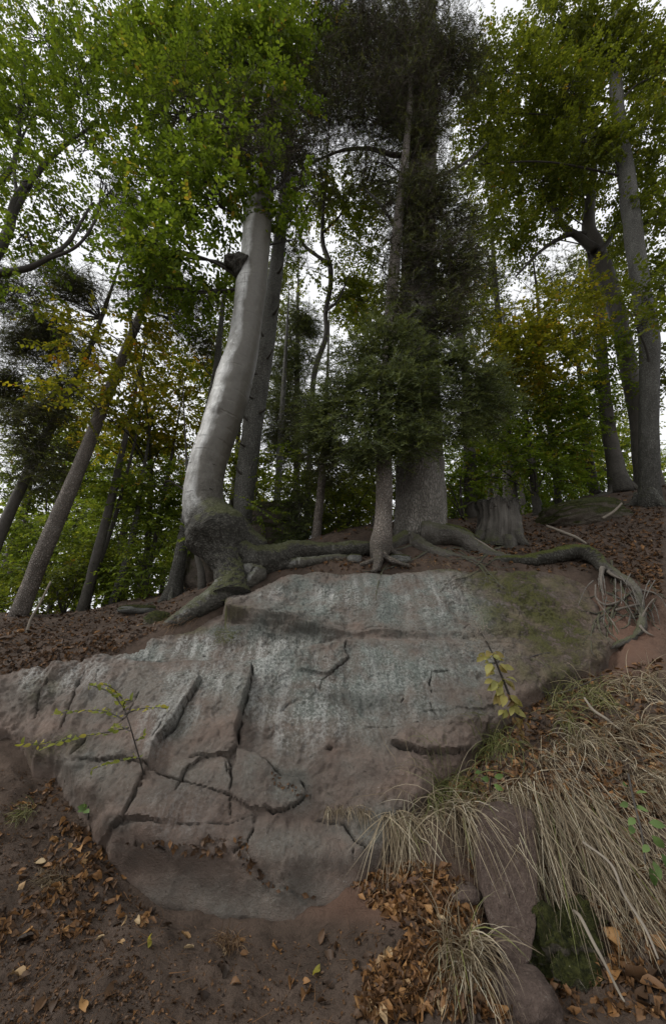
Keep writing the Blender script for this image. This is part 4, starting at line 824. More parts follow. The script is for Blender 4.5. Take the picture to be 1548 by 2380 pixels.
t, P = broad('yellow and orange autumn beech between the massive fir and the forked beech', [(1300,1200,18),(1290,1080,16),(1270,940,14),(1255,820,10),(1250,700,7)], 8.6, [(1210,760,70,60,7.0),(1290,730,70,50,7.2),(1260,830,80,60,7.0),(1340,690,50,50,7.3,.8),(1190,860,60,50,7.0),(1340,780,50,50,7.3,.8),(1300,890,60,40,7.1,.8),(1130,800,50,60,7.2,.7)], 'autumn', 1.8, 'dark_bark', L=.10, bias=-.06)
broad('green beech with low drooping sprays above the old stump', [(1250,1206,22),(1244,1150,19),(1236,1080,16),(1225,990,13),(1215,900,9)], 8.0, [(1150,1010,70,45,7.4),(1220,960,70,45,7.6),(1280,1010,70,50,7.8),(1180,1080,70,40,7.4),(1270,1090,70,45,7.8),(1330,1040,50,50,8.0),(1080,1040,50,40,7.2,.8),(1100,1110,50,40,7.4,.9),(1330,1120,40,40,8.2,.8)], 'beech_green', 1.7, 'dark_bark', bias=.08)
for lab, path, y in [('slim dark stem leaning beside the thicker trunk behind the mossy boulder', [(1384,1150,27),(1374,1100,23),(1364,1040,19),(1355,970,15),(1348,880,10)], 8.5),
                     ('thickest dark stem rising just behind the old stump', [(1198,1200,24),(1190,1130,22),(1184,1070,19),(1180,980,14),(1180,880,9)], 8.4),
                     ('thin dark stem directly behind the old stump', [(1140,1200,20),(1136,1130,18),(1134,1060,15),(1134,960,10)], 9.0),
                     ('grey-brown trunk between the massive fir and the old stump', [(1096,1216,36),(1094,1150,34),(1092,1080,31),(1088,980,26),(1082,860,20),(1060,740,18),(1052,650,15)], 7.5),
                     ('thin crooked stem behind the leaf mound of the mossy boulder', [(1262,1200,14),(1250,1160,12),(1236,1130,11),(1240,1080,9),(1255,1020,6)], 9.4)]:
    t, P = tree('young_tree', lab, path, y, M['dark_bark'], 12, 40, .1)
    b = path[-2]; broad_crown(t, M['deep_green'], [(b[0], b[1] - 60, 50, 50, y, .8), (b[0] + 30, b[1] - 10, 40, 40, y, .7)], P, L=.09, cover=1.5, lim_r=.012)
conifer('dark fir top showing between the massive fir and the autumn beech', [(1180,1200,20),(1170,900,18),(1150,640,12),(1140,500,6)], 11.0, [(1120,640,60,70,10.5),(1140,740,70,60,10.5),(1110,540,40,60,10.5,.8),(1280,640,80,60,11,.6)], 'needle', 0.75, NL=.09, NW=.02)
broad('pale yellow-green tree in the bright gap beside the mottled trunk', [(1480,1190,14),(1478,1100,12),(1476,1000,8)], 12.0, [(1475,1010,40,40,12,.6),(1480,1080,40,40,12,.7),(1410,1090,40,30,13,.5)], 'pale_green', 1.4, 'dark_bark', L=.11, bias=.25)
shrub('beech_shrub', 'green undergrowth between the massive fir and the old stump', 1080, 1230, 7.0, [(1070,1130,40,50,7.2),(1060,1190,35,35,7.0),(1120,1160,40,35,7.6,.7),(1220,1170,50,30,8.8,.7)], 'beech_green', 1.6, .08)
# --- farther trees that close the wood
for i, (X, Y, y, r, mat) in enumerate([(560,900,12,120,'deep_green'),(860,1080,12,90,'deep_green'),(860,760,13,80,'deep_green'),(1180,1000,14,110,'deep_green'),(200,1150,13,110,'pale_green'),(440,1150,12,90,'pale_green'),(620,700,14,80,'deep_green'),(1080,700,13,70,'deep_green'),(1400,700,13,110,'deep_green'),(100,1000,14,100,'deep_green'),(960,1140,12,70,'deep_green'),(60,1190,12,90,'pale_green'),(300,1130,11,100,'pale_green'),(150,1080,12,100,'deep_green'),(560,1110,11,80,'deep_green'),(1400,1000,15,90,'pale_green'),(740,1110,11,80,'deep_green'),(200,1290,11,90,'pale_green'),(420,1290,10,70,'pale_green')]):
    lab = ['far beech filling the gap behind the bent beech trunk','far green tree low behind the clawed spruce roots','far tree between the crooked thin tree and the dark fir boughs','far tree behind the drooping sprays over the stump','far pale green tree beyond the leafy slope','far pale tree behind the flared pale trunk','far thin-crowned tree above the blue-green spruce','far tree between the big fir trunk and the autumn beech','far leafy tree behind the forked beech','far dark tree behind the dark-crowned leaning spruce','far low tree just behind the massive fir','far pale tree behind the foot of the leaning grey spruce','far pale tree among the thin stems of the leafy slope','far dark-leaved tree between the two leaning spruces','far low tree between the bent beech and the stubbed trunk','far pale tree in the gap behind the leaning dark trunk','far tree behind the young brown-stemmed spruce','far low pale thicket tree under the leaning grey spruce','far low pale tree beside the flared pale trunk'][i]
    p0 = at(X, Y, y); k = depth(p0) / F; g0 = gz(p0[0], p0[1]); hh = max(1.0, p0[2] - g0)
    t = thing('beech_tree', lab, 'tree', (p0[0], p0[1], g0 - .1), 'trees farther back in the wood')
    mb = MB(); TP = np.array([[p0[0], p0[1], g0 - .1], [p0[0] + .1, p0[1], g0 + hh * .5], [p0[0], p0[1], p0[2] + r * k * .5]]); tube(mb, TP, [.13, .10, .03], 10, 20, .1); mb.obj('trunk', M['dark_bark'], t)
    broad_crown(t, M[mat], [(X + dx * r, Y + dy * r, r * .55, r * .5, y + dyy, .8) for dx, dy, dyy in ((-.5, -.4, 0), (.5, -.5, .5), (-.4, .5, -.3), (.5, .4, .2), (0, -1.0, 0), (0, 0, .6))], TP, L=.12, cover=1.7, lim_r=.03)

for X, Y, y, mat in [(X + rng.uniform(-25, 25), (1270 if X < 480 else 1185) + rng.uniform(-25, 25), rng.uniform(13, 17), 'pale_green' if X < 480 else ('deep_green' if X < 1050 else 'beech_green')) for X in range(-20, 1600, 108)] + [(X, 1345 + rng.uniform(-15, 15), 10.5, 'pale_green') for X in range(-30, 460, 82)] + [(X, 1110 + rng.uniform(-25, 25), 17, 'beech_green') for X in range(1060, 1560, 110)]:
    p0 = at(X, Y, y); g0 = gz(p0[0], p0[1]); k = depth(p0) / F; r = 78 if y > 11 else 60
    lab, grp = (('bushy pale green tree growing just over the brow of the leafy slope', 'bushes over the brow of the slope') if y < 11 else ('low pale green tree in the far thicket beyond the leafy slope', 'pale far thicket')) if mat == 'pale_green' else (('low dark green tree in the far thicket behind the beech roots and spruces', 'dark far thicket') if mat == 'deep_green' else ('low bright green tree in the far thicket beyond the stump and mossy boulder', 'bright far thicket'))
    t = thing('thicket_tree', lab, 'tree', (p0[0], p0[1], g0 - .1), grp)
    mb = MB(); TP = np.array([[p0[0], p0[1], g0 - .1], [p0[0], p0[1], (g0 + p0[2]) / 2 + .3], [p0[0], p0[1], max(p0[2], g0 + .8) + r * k * .4]]); tube(mb, TP, [.08, .06, .02], 8, 12, .1); mb.obj('trunk', M['dark_bark'], t)
    broad_crown(t, M[mat], [(X + dx * r, Y + dy * r, r * .6, r * .5, y + dyy, .9) for dx, dy, dyy in ((-.5, -.5, 0), (.5, -.5, .5), (-.4, .5, -.3), (.5, .4, .2), (0, 0, .6))], TP, L=.15, cover=1.7, lim_r=.02, nodes=3)

# ------------------------------------------------------------------ stones, stump, roots in the open
def boulder(name, label, X, Y, y, rx, ry, rz, mat, seed=0, strata=0.0, rot=0.0, res=48, sink=.25, box=2.6, cat='boulder', tilt=0.0, amp=.10):
    """lumpy superellipsoid with flattened, layered sides; X, Y is the photo position of its foot"""
    p = at(X, Y, y); u = np.linspace(0, np.pi, res); v = np.linspace(0, 2 * np.pi, 2 * res, endpoint=False); U, V_ = np.meshgrid(u, v, indexing='ij')
    d = np.stack([np.sin(U) * np.cos(V_), np.sin(U) * np.sin(V_), np.cos(U)], -1)
    r = (np.abs(d) ** box).sum(-1) ** (-1 / box); q = d * r[..., None]
    q = q * (1 + amp * fbm(q + seed, 1.6, 3) + amp * .45 * ridged(q + seed, 3.0, 3))[..., None]
    if strata: q[..., :2] *= (1 + strata * ridged(np.stack([0 * q[..., 0] + seed, q[..., 0] * .4, q[..., 2] * 5 + .3 * q[..., 0]], -1), 1.0, 2))[..., None]
    q = q * [rx, ry, rz]; ca, sa = math.cos(rot), math.sin(rot); q = np.stack([q[..., 0] * ca - q[..., 1] * sa, q[..., 0] * sa + q[..., 1] * ca, q[..., 2]], -1)
    ct, stt = math.cos(tilt), math.sin(tilt); q = np.stack([q[..., 0] * ct + q[..., 2] * stt, q[..., 1], -q[..., 0] * stt + q[..., 2] * ct], -1)
    q = q + p + [0, ry * .5, rz * (1 - sink)]
    n = 2 * res; k = (np.arange(res - 1)[:, None] * n); j = np.arange(n)[None]; j2 = (j + 1) % n
    f = np.stack([k + j, k + n + j, k + n + j2, k + j2], -1).reshape(-1, 4)
    mb = MB(); mb.add(q.reshape(-1, 3), f); return solo(mb, name, mat, label, cat, p)
boulder('mossy_boulder', 'low moss-covered boulder on the leafy mound below the mottled trunk', 1375, 1226, 6.1, .70, .5, .30, M['mossy_stone'], 3, .04, .2, 56, .25, 2.6, tilt=-.16)
boulder('boulder', 'layered brown boulder with mossy top behind the beech roots', 632, 1268, 7.2, .46, .45, .46, M['back_stone'], 8, .07, .1, 56, .1, 4.0)
boulder('boulder', 'rounded pale boulder under the swollen foot of the old beech', 462, 1372, 6.6, .30, .3, .42, M['back_stone'], 12, .02, 0, 40, .2, 2.4)
boulder('stone', 'small smooth grey stone wedged beside the clawed spruce roots', 824, 1306, 4.75, .085, .08, .06, M['grey_stone'], 4, 0, .3, 20, .3, 3.5, 'stone')
boulder('stone', 'flat grey stone under the fir root beside the clawed spruce', 930, 1306, 4.76, .13, .10, .055, M['grey_stone'], 6, .05, .1, 24, .3, 3.5, 'stone')
boulder('stone', 'flat pale stone lying in the leafy slope below the flared trunk', 318, 1424, 5.6, .28, .2, .07, M['grey_stone'], 9, 0, .2, 24, .4, 2.6, 'stone')
boulder('stone', 'mossy knob of rock where the long beech root dives into the slope', 360, 1458, 4.25, .13, .12, .10, M['mossy_stone'], 15, .02, .4, 28, .3, 2.5, 'stone')
boulder('stone', 'rounded dark red stone half buried in bare soil below the hanging grass', 1075, 2095, 2.55, .085, .06, .035, M['slab_stone'], 21, .05, .2, 24, .55, 3.2, 'stone')
boulder('boulder', 'brown boulder at the foot of the upright stone slab', 1225, 2372, 2.18, .15, .12, .09, M['slab_stone'], 22, 0, .1, 40, .9, 2.8)
boulder('boulder', 'moss-grown lump of earth and stone under the hanging grass', 1360, 2345, 2.50, .22, .12, .19, M['mossy_stone'], 31, .05, .2, 64, .35, 2.1, amp=.42)
# upright slab: traced outline with thickness
def slab(name, label, outline, y0, y1, thick, mat):
    o = np.array(outline, float); Yt, Yb = o[:, 1].min(), o[:, 1].max()
    ctr = o.mean(0); ring = []
    for k in range(len(o)):
        a, b = o[k], o[(k + 1) % len(o)]; ring += [a + (b - a) * f for f in np.linspace(0, 1, 10, endpoint=False)]
    ring = np.array(ring); m = len(ring); rows = []
    def P_(pp, off, inset):
        q_ = pp * (1 - inset) + ctr * inset; yy = y0 + (y1 - y0) * (Yb - q_[:, 1]) / (Yb - Yt); w = at(q_[:, 0], q_[:, 1], yy); return w + np.array([.10, 1, .1]) * off
    for off, ins in ((thick, .0), (thick * .5, -.01), (.012, 0.0), (0.0, .03)): rows.append(P_(ring, off, ins))
    for ins in np.linspace(.08, .98, 16): rows.append(P_(ring, 0.0, ins))
    V = np.stack(rows); V = V + (.010 * fbm(V, 6, 4) + .004 * ridged(V, 26, 3))[..., None] * np.array([.3, -1, .3]) + .006 * np.stack([fbm(V + 7, 12, 3), 0 * V[..., 0], fbm(V + 17, 12, 3)], -1)
    R_ = len(rows); k = np.arange(R_ - 1)[:, None] * m; j = np.arange(m)[None]; f = np.stack([k + j, k + (j + 1) % m, k + m + (j + 1) % m, k + m + j], -1).reshape(-1, 4)
    mb = MB(); mb.add(V.reshape(-1, 3), f); b = at(ctr[0], Yb, y0); return solo(mb, name, mat, label, 'stone', b)
slab('stone_slab', 'upright dark red stone slab leaning in the bank under hanging dry grass', [(1112,1925),(1128,1895),(1180,1890),(1245,1900),(1250,2050),(1245,2150),(1232,2240),(1205,2300),(1188,2305),(1160,2215),(1128,2120),(1114,2030)], 2.33, 2.73, .14, M['slab_stone'])
# stump
SPt = np.array([[*at(1158, 1285, 5.5), .34], [*at(1158, 1262, 5.5), .30], [*at(1160, 1225, 5.5), .265], [*at(1158, 1190, 5.5), .25], [*at(1157, 1172, 5.5), .24]])
stump = thing('tree_stump', 'rotten grey tree stump with ribbed sides beside the massive fir', 'stump', SPt[0, :3])
def stump_disp(u, V, N):
    th = np.arctan2(N[..., 1], N[..., 0]); rib = ridged(np.stack([np.cos(th) * 3, np.sin(th) * 3, V[..., 2] * .8], -1), 1.6, 3)
    return .055 * (rib - .4) * (1 + .5 * sstep((V[..., 2] - SPt[3, 2]) / .1))
mb = MB(); tube(mb, SPt[:, :3], SPt[:, 3], 80, 60, .06, 3, stump_disp, [.9, .5, .3, .4, .9], cap=False)
v = mb.v[0]; jag = fbm(v * [3, 3, 0.3], 2.2, 3); v[:, 2] += np.where(v[:, 2] > SPt[3, 2], jag * .12, 0)
ring = v[-81:-1]; cc = ring.mean(0) - [0, 0, .05]; inner = cc + (ring - cc) * .6 - [0, 0, .02]
vv = np.vstack([ring, inner, cc[None]]); j = np.arange(80); j2 = (j + 1) % 80
mb.obj('trunk', M['stump_wood'], stump)
m2 = MB(); m2.add(vv, [np.stack([j, j2, 80 + j2, 80 + j], -1), np.stack([80 + j, 80 + j2, 0 * j + 160], -1)], None, .9); m2.obj('cut_top', M['mossy_stone'], stump)
for pts in ([(1195,1225,30,5.35),(1205,1255,26,5.25),(1225,1272,14,5.2)], [(1120,1245,26,5.4),(1100,1262,18,5.3),(1080,1270,8,5.25)], [(1180,1255,30,5.2),(1185,1275,20,5.1),(1190,1288,8,5.05)]): root(stump, pts, M['stump_wood'], 12, 24, .2, tint=.6)
# long mossy root running along the crest and down the torn bank
er = thing('exposed_root', 'long mossy root along the crest hanging down the torn red bank', 'root', at(1250, 1310, 4.7))
root(er, [(1120,1304,12,4.86),(1170,1305,22,4.82),(1230,1303,28,4.76),(1290,1292,31,4.74),(1340,1282,30,4.72),(1375,1292,31,4.66),(1405,1318,25,4.55),(1440,1340,17,4.45),(1475,1365,14,4.3),(1490,1410,12,4.12),(1492,1450,13,3.98),(1476,1480,9,3.9),(1440,1497,8,3.84),(1402,1508,3,3.80)], M['root_bark'], 22, 180, .18, tint=[.6,.9,1,1,1,.95,.7,.5,.4,.4,.5,.6,.6,.6], name='main_root')
for i, pts in enumerate([[(1400,1320,22,4.5),(1396,1345,16,4.4),(1400,1372,8,4.35),(1404,1385,4,4.3)], [(1412,1328,16,4.45),(1430,1340,12,4.4),(1452,1350,8,4.36)], [(1384,1360,8,4.35),(1386,1390,8,4.25),(1408,1406,10,4.2),(1440,1398,7,4.18)], [(1430,1418,9,4.15),(1462,1410,10,4.12),(1488,1404,8,4.1)], [(1488,1455,14,3.92),(1502,1470,8,3.85),(1520,1478,4,3.8)], [(1490,1440,8,4.0),(1505,1410,6,4.0),(1520,1392,4,4.0)], [(1390,1400,4,4.2),(1420,1440,4,4.0),(1440,1470,3,3.9)], [(1480,1370,12,4.3),(1510,1376,10,4.3),(1545,1385,8,4.3)]] + [[(X, Y, 4, y), (X + dx * .5, Y + 18, 3, y - .12), (X + dx, Y + rng.uniform(30, 70), 1.5, y - .2)] for X, Y, dx, y in [(rng.uniform(1370, 1530), rng.uniform(1330, 1440), rng.normal(0, 34), 4.22) for _ in range(26)]]):
    root(er, [(a_, b_, w_ * (.55 if i < 8 else .7), y_) for a_, b_, w_, y_ in pts], M['pale_root' if i < 8 else 'root_bark'], 8, 24, .25, lambda u, V, N: .004 * fbm(V, 14, 2), tint=.1, name='rootlet', seed=i)
def lying_root(parent, X, Y, ang, length, w, bark, i):
    pts = []
    for k in range(7):
        h = hit(X, Y)
        if h is None or (pts and np.linalg.norm(h[0] - pts[-1]) > .5): break
        pts.append(h[0] + norm(h[1]) * w * .25); X += math.cos(ang) * length / 6; Y += math.sin(ang) * length / 6 * .8; ang += rng.normal(0, .35)
    if len(pts) > 3:
        mb = MB(); tube(mb, pts, w * np.linspace(1, .25, len(pts)), 8, 30, .3, 8, lambda u, V, N: .25 * w * fbm(V, 9, 3), .6, seed=i); mb.obj('rootlet', bark, parent)
for i in range(30): lying_root(er, rng.uniform(1380, 1500), rng.uniform(1300, 1440), rng.uniform(.2, 2.6), rng.uniform(70, 150), rng.uniform(.006, .018), M['pale_root' if i % 2 else 'root_bark'], i)
for i in range(14): lying_root(fir, rng.uniform(930, 1250), rng.uniform(1262, 1305), rng.choice([0.1, 3.0]) + rng.normal(0, .25), rng.uniform(90, 200), rng.uniform(.012, .03), M['root_bark'], i + 50)
def stick(name, label, pts, mat, cat='stick', group=None, n=8):
    P = np.array([[*at(X, Y, y), .5 * w * depth(at(X, Y, y)) / F] for X, Y, w, y in pts]); mb = MB(); tube(mb, P[:, :3], P[:, 3], n, 24, .15, 6); return solo(mb, name, mat, label, cat, P[0, :3], group)
stick('dead_stick', 'thin pale dead stick standing aslant in the leaf litter by the leaning grey spruce', [(62,1472,6,4.75),(72,1440,6,4.75),(92,1405,5,4.75),(118,1352,4,4.75)], M['dry_wood'])
stick('dead_stick', 'pale bare stick hanging below the grass beside the moss', [(1334,2118,6,2.46),(1350,2135,8,2.38),(1378,2190,8,2.3),(1405,2240,7,2.24),(1440,2310,6,2.2),(1452,2330,4,2.18)], M['dry_wood'])
stick('dead_stick', 'short peeled stick lying on the grassy bank', [(1358,1622,4,3.22),(1378,1650,6,3.12),(1410,1672,6,3.05),(1440,1696,3,3.0)], M['dry_wood'])
stick('dead_stick', 'thin crooked twig slanting across the roots beside the stump', [(1068,1232,5,5.0),(1100,1250,5,4.95),(1130,1268,5,4.9),(1165,1292,4,4.82)], M['dry_wood'])
stick('dead_stick', 'thin orange dry stalk arching down the bank', [(1355,1958,5,2.42),(1420,2010,6,2.3),(1450,2080,6,2.22),(1500,2160,6,2.14),(1530,2230,5,2.08)], M['dry_wood'])
stick('dead_stick', 'bent stick poking out of the leaf mound by the mossy boulder', [(1400,1205,6,5.6),(1425,1190,6,5.6),(1445,1170,4,5.6)], M['dry_wood'])
stick('dead_stick', 'pale branch lying across the leaf mound below the mossy boulder', [(1270,1222,5,5.4),(1310,1238,8,5.3),(1340,1250,7,5.25),(1365,1265,4,5.15)], M['dry_wood'])
stick('bramble_stem', 'thin brown bramble stem looping over the mossy rock', [(1185,1660,4,3.42),(1196,1600,3,3.55),(1215,1540,3,3.6),(1260,1520,3,3.7),(1300,1518,2,3.75)], M['limb_bark'], 'stem', n=5)
stick('bramble_stem', 'long thin stem trailing over the rock edge beside the wilted plant', [(1190,1660,4,3.4),(1240,1612,4,3.5),(1300,1612,4,3.5),(1360,1590,3,3.55),(1400,1570,2,3.6)], M['limb_bark'], 'stem', n=5)
stick('dead_stick', 'dark rotten branch lying along the top edge of the purplish rock end', [(-20,1566,16,3.75),(30,1560,20,3.78),(60,1552,16,3.8),(76,1546,8,3.82)], M['dark_bark'])

# ------------------------------------------------------------------ fallen leaves
def leaf_grid(curl, bend, twist, seed, L=1.0, W=.56, nu=5):
    u = np.linspace(0, 1, nu); w = np.array([.06, .85, 1.0, .72, .03]) if nu == 5 else np.array([.08, 1.0, .05])
    rr = np.random.default_rng(seed); V = []
    for i, uu in enumerate(u):
        for sd in (-1, 0, 1):
            x = (uu - .5) * L; y = sd * .5 * W * w[i]; z = curl * (sd * w[i]) ** 2 * .5 * W + bend * (uu - .5) ** 2 * L + twist * sd * (uu - .5) * W + rr.normal(0, .018)
            V.append((x, y, z))
    f = [(3 * i + j, 3 * i + 3 + j, 3 * i + 4 + j, 3 * i + 1 + j) for i in range(nu - 1) for j in (0, 1)]
    return np.array(V), np.array(f)
LV = [leaf_grid(.9, .35, .3, 1), leaf_grid(1.3, -.4, -.5, 2), leaf_grid(.35, .55, .5, 3), leaf_grid(-.6, .5, -.3, 4), leaf_grid(1.6, .1, .7, 5), leaf_grid(.6, -.5, .2, 6)]
LS = [leaf_grid(c, b, t_, s_, nu=3) for c, b, t_, s_ in ((1.0, .4, .3, 1), (.5, -.5, -.5, 2), (-.6, .5, .4, 3), (1.4, .3, -.6, 4), (.3, .6, .2, 5))]
def rot_to(n, yaw, tilt):
    n = norm(n + rng.normal(0, tilt, 3)); a = np.cross(n, [0.3, 1, 0.2]); a = a / np.linalg.norm(a); b = np.cross(n, a); c, s = math.cos(yaw), math.sin(yaw)
    return np.stack([a * c + b * s, b * c - a * s, n], 1)
leaf_meshes = []
for k, (v, f) in enumerate(LV):
    mb = MB(); mb.add(v, f); leaf_meshes.append(mb.mesh('fallen_leaf', M['fallen']))
def poly_pts(poly, n, soft=0):
    a = np.array(poly, float); lo, hi = a.min(0), a.max(0); out = []
    while len(out) < n:
        q = rng.uniform(lo, hi, (n * 2, 2)); out += q[inside(q[:, 0], q[:, 1], a)].tolist()
    return out[:n]
def drop_leaves(poly, n, label, group, size=(.036, .066), tilt=.45, only='ground', accept=None):
    for X, Y in poly_pts(poly, n):
        h = hit(X, Y)
        if h is None or (only and h[3] != only): continue
        L = rng.uniform(*size); o = bpy.data.objects.new('fallen_leaf', leaf_meshes[rng.integers(len(leaf_meshes))]); col.objects.link(o)
        m = rot_to(h[1], rng.uniform(0, 6.3), tilt) * L; p = h[0] + norm(h[1]) * L * .10
        o.matrix_world = Matrix(((*m[0], p[0]), (*m[1], p[1]), (*m[2], p[2]), (0, 0, 0, 1)))
        tag(o, label, 'leaf', group)
drop_leaves([(30,2350),(30,2180),(330,2140),(700,2190),(950,2120),(1000,2350)], 46, 'curled tan beech leaf lying on the bare brown soil below the rock', 'scattered leaves on the bare soil')
drop_leaves([(90,1900),(230,1900),(275,2010),(300,2075),(360,2130),(300,2160),(180,2080),(40,2130),(30,2010)], 80, 'brown beech leaf in the drift against the foot of the rock below the sapling', 'leaves drifted against the rock foot')
drop_leaves([(820,2060),(900,2010),(1030,2010),(1090,2100),(1110,2250),(1170,2350),(840,2350),(850,2260),(960,2180)], 80, 'rust-brown beech leaf in the drift beside the upright stone slab', 'leaves drifted beside the slab')
drop_leaves([(1130,1720),(1300,1590),(1530,1540),(1530,1850),(1260,1880),(1100,1860),(1010,1850)], 70, 'brown beech leaf caught among the dry grass of the bank', 'leaves caught in the bank grass')
drop_leaves([(1380,2200),(1530,2150),(1530,2350),(1400,2350)], 14, 'large rusty leaf lying below the hanging pale stick', 'leaves under the hanging stick', (.08, .11))
for k, (X, Y, L) in enumerate([(735,2265,.05), (345,2196,.05)]):
    h = hit(X, Y)
    if h:
        mb = MB(); v, f = LV[2]; mb.add(v, f, None, .9); m = rot_to(h[1], 1.2 + k, .2) * L; o = bpy.data.objects.new('fallen_leaf', mb.mesh('fallen_leaf', M['sapling'])); col.objects.link(o)
        p = h[0] + norm(h[1]) * .008; o.matrix_world = Matrix(((*m[0], p[0]), (*m[1], p[1]), (*m[2], p[2]), (0, 0, 0, 1)))
        tag(o, ['bright yellow fallen leaf on the bare soil beside a green stalk', 'yellow fallen leaf at the edge of the brown drift by the rock'][k], 'leaf')
lit = MB()
def litter(poly, n, size=(.035, .07), tilt=.5, hue=(.4, .2), rock=False, clump=-9):
    for X, Y in poly_pts(poly, n):
        h = hit(X, Y)
        if h is not None and clump > -5 and perlin(h[0] * 4.5) + .3 * perlin(h[0] * 13) < clump + rng.normal(0, .05): continue
        if h is None or (h[3] == 'rock' and not rock): continue
        L = rng.uniform(*size); v, f = LS[rng.integers(len(LS))]; m = rot_to(h[1], rng.uniform(0, 6.3), tilt) * L
        lit.add(v @ m.T + h[0] + norm(h[1]) * L * .06, f, None, float(np.clip(rng.normal(*hue), 0, 1)))
litter([(-40,1610),(100,1600),(200,1560),(300,1500),(400,1450),(430,1395),(260,1408),(-40,1445)], 2000, (.025, .06), .6, (.22, .2))
litter([(1080,1215),(1250,1205),(1400,1170),(1540,1170),(1540,1380),(1440,1330),(1380,1270),(1200,1290),(1100,1300)], 2000, (.03, .075), .6, (.30, .18))
litter([(1130,1720),(1300,1590),(1540,1530),(1540,1900),(1260,1900),(1100,1880),(1000,1860)], 1700, (.03, .065), .6, (.40, .2))
litter([(1000,1860),(1540,1880),(1540,2370),(1180,2370)], 1000, (.03, .07), .6, (.35, .2))
litter([(810,2070),(900,2010),(1030,2010),(1100,2100),(1120,2250),(1180,2370),(830,2370),(850,2260),(960,2180)], 1500, (.03, .075), .6, (.5, .2))
litter([(-40,1790),(150,1800),(240,1910),(280,2050),(380,2140),(300,2170),(-40,2200)], 1100, (.02, .06), .6, (.42, .22), clump=.08)
litter([(-40,2180),(320,2150),(700,2190),(1000,2100),(900,2420),(-40,2420)], 1400, (.008, .022), .5, (.3, .2))
litter([(20,1790),(150,1800),(240,1910),(280,2050),(380,2140),(300,2170),(400,2420),(-40,2420),(-40,1790)], 2600, (.008, .022), .5, (.22, .15))
litter([(280,1960),(560,1945),(620,2050),(740,2090),(640,2080),(540,2000)], 90, (.012, .05), .3, (.3, .2), True)
litter([(620,1790),(720,1850),(700,1860),(640,1830)], 30, (.012, .03), .3, (.25, .2), True)
litter([(560,1300),(1380,1270),(1380,1330),(900,1330),(640,1330)], 500, (.02, .06), .6, (.25, .2))
for _ in range(3000):         # the rest of the wood floor
    x, y = rng.uniform(-9, 9), rng.uniform(4.2, 12); h = bv_gnd.ray_cast(Vector((x, y, 30)), Vector((0, 0, -1)))
    if h[0] is None: continue
    L = rng.uniform(.05, .1); v, f = LS[rng.integers(len(LS))]; m = rot_to(np.array(h[1]), rng.uniform(0, 6.3), .5) * L
    lit.add(v @ m.T + np.array(h[0]) + [0, 0, L * .06], f, None, float(np.clip(rng.normal(.3, .2), 0, 1)))
for poly, n in (([(-40,1790),(150,1800),(280,2050),(380,2140),(700,2190),(1000,2100),(900,2420),(-40,2420)], 420), ([(1130,1720),(1540,1530),(1540,2420),(1180,2420),(1000,1860)], 500), ([(-40,1545),(300,1480),(430,1395),(-40,1445)], 300), ([(1080,1215),(1540,1170),(1540,1480),(1380,1290),(1100,1300)], 500)):
    for X, Y in poly_pts(poly, n):
        h = hit(X, Y)
        if h is None or h[3] == 'rock': continue
        m = rot_to(h[1], rng.uniform(0, 6.3), .2); p = h[0] + norm(h[1]) * .006; L = rng.uniform(.03, .16)
        slivers(lit, p[None], (m[:, 0] + m[:, 2] * .1)[None], rng.uniform(0, 6, 1), np.array([L]), np.array([rng.uniform(.0015, .0035)]), np.array([rng.uniform(.0, .6)]))
tag(lit.obj('leaf_litter', M['litter']), 'brown leaf litter and bark crumbs strewn over the forest floor', 'leaf litter', kind='stuff')

# ------------------------------------------------------------------ grass
def tuft(name, label, roots, n, length, mat, down=(0, -.4, -1), up=.55, width=.0042, spread=.5, hue=(.5, .22), group=None, droop=1.0, jitter=12, keep_off=.012, outw=.35, hang=.15):
    """blades rooted at photo positions on the surface; they rise, arch and hang"""
    mb = MB(); base = None; nseg = 7
    R0 = []
    for k in range(n):
        X, Y = roots[rng.integers(len(roots))]; h = hit(X + rng.normal(0, jitter), Y + rng.normal(0, jitter * .6))
        if h is None: continue
        R0.append((h[0], h[1]))
    if not R0: return
    base = np.mean([r[0] for r in R0], 0)
    for p, nn in R0:
        d = norm(np.array([0, 0, up]) + norm(nn) * outw + rng.normal(0, spread * .45, 3) + np.array(down) * hang)
        L = length * rng.uniform(.45, 1.2); s = L / nseg; pts = [p - d * .01]; g = np.array(down, float) / np.linalg.norm(down)
        st_ = rng.uniform(.6, 1.4) * droop; cur = rng.normal(0, .11, 3)
        for i in range(nseg):
            d = norm(d + g * st_ * .34 + cur); q = pts[-1] + d * s
            h = drop(q[0], q[1], q[2] + .6) if i > 1 and (k % 1 == 0) else None
            if h is not None and q[2] < h[0][2] + keep_off and h[0][2] - q[2] < .35: q = np.array([q[0], q[1], h[0][2] + keep_off * rng.uniform(.5, 2)]) + norm(h[1]) * keep_off * .6
            pts.append(q)
        pts = np.array(pts); T_ = norm(np.gradient(pts, axis=0)); side = norm(np.cross(T_, norm(rng.normal(size=3) * .5 + [0, -1, .2])))
        w = width * rng.uniform(.6, 1.3) * np.array([.8, 1, 1, .95, .85, .65, .4, .06])[:, None] * .5
        V = np.stack([pts - side * w, pts + side * w], 1).reshape(-1, 3); b = np.arange(nseg)[:, None] * 2
        mb.add(V, b + [0, 1, 3, 2], None, float(np.clip(rng.normal(*hue), 0, 1)))
    return solo(mb, name, mat, label, 'grass', base, group)
G1 = 'straw-coloured grass clumps on the bank'
tuft('grass_tuft', 'broad curtain of pale dry grass hanging over the upright stone slab', [(1130,1880),(1170,1860),(1210,1850),(1250,1850),(1190,1800),(1230,1790)], 430, .74, M['straw'], (-.05, -.3, -1), .12, hue=(.45, .28), group=G1, hang=.75, outw=.35, spread=.4)
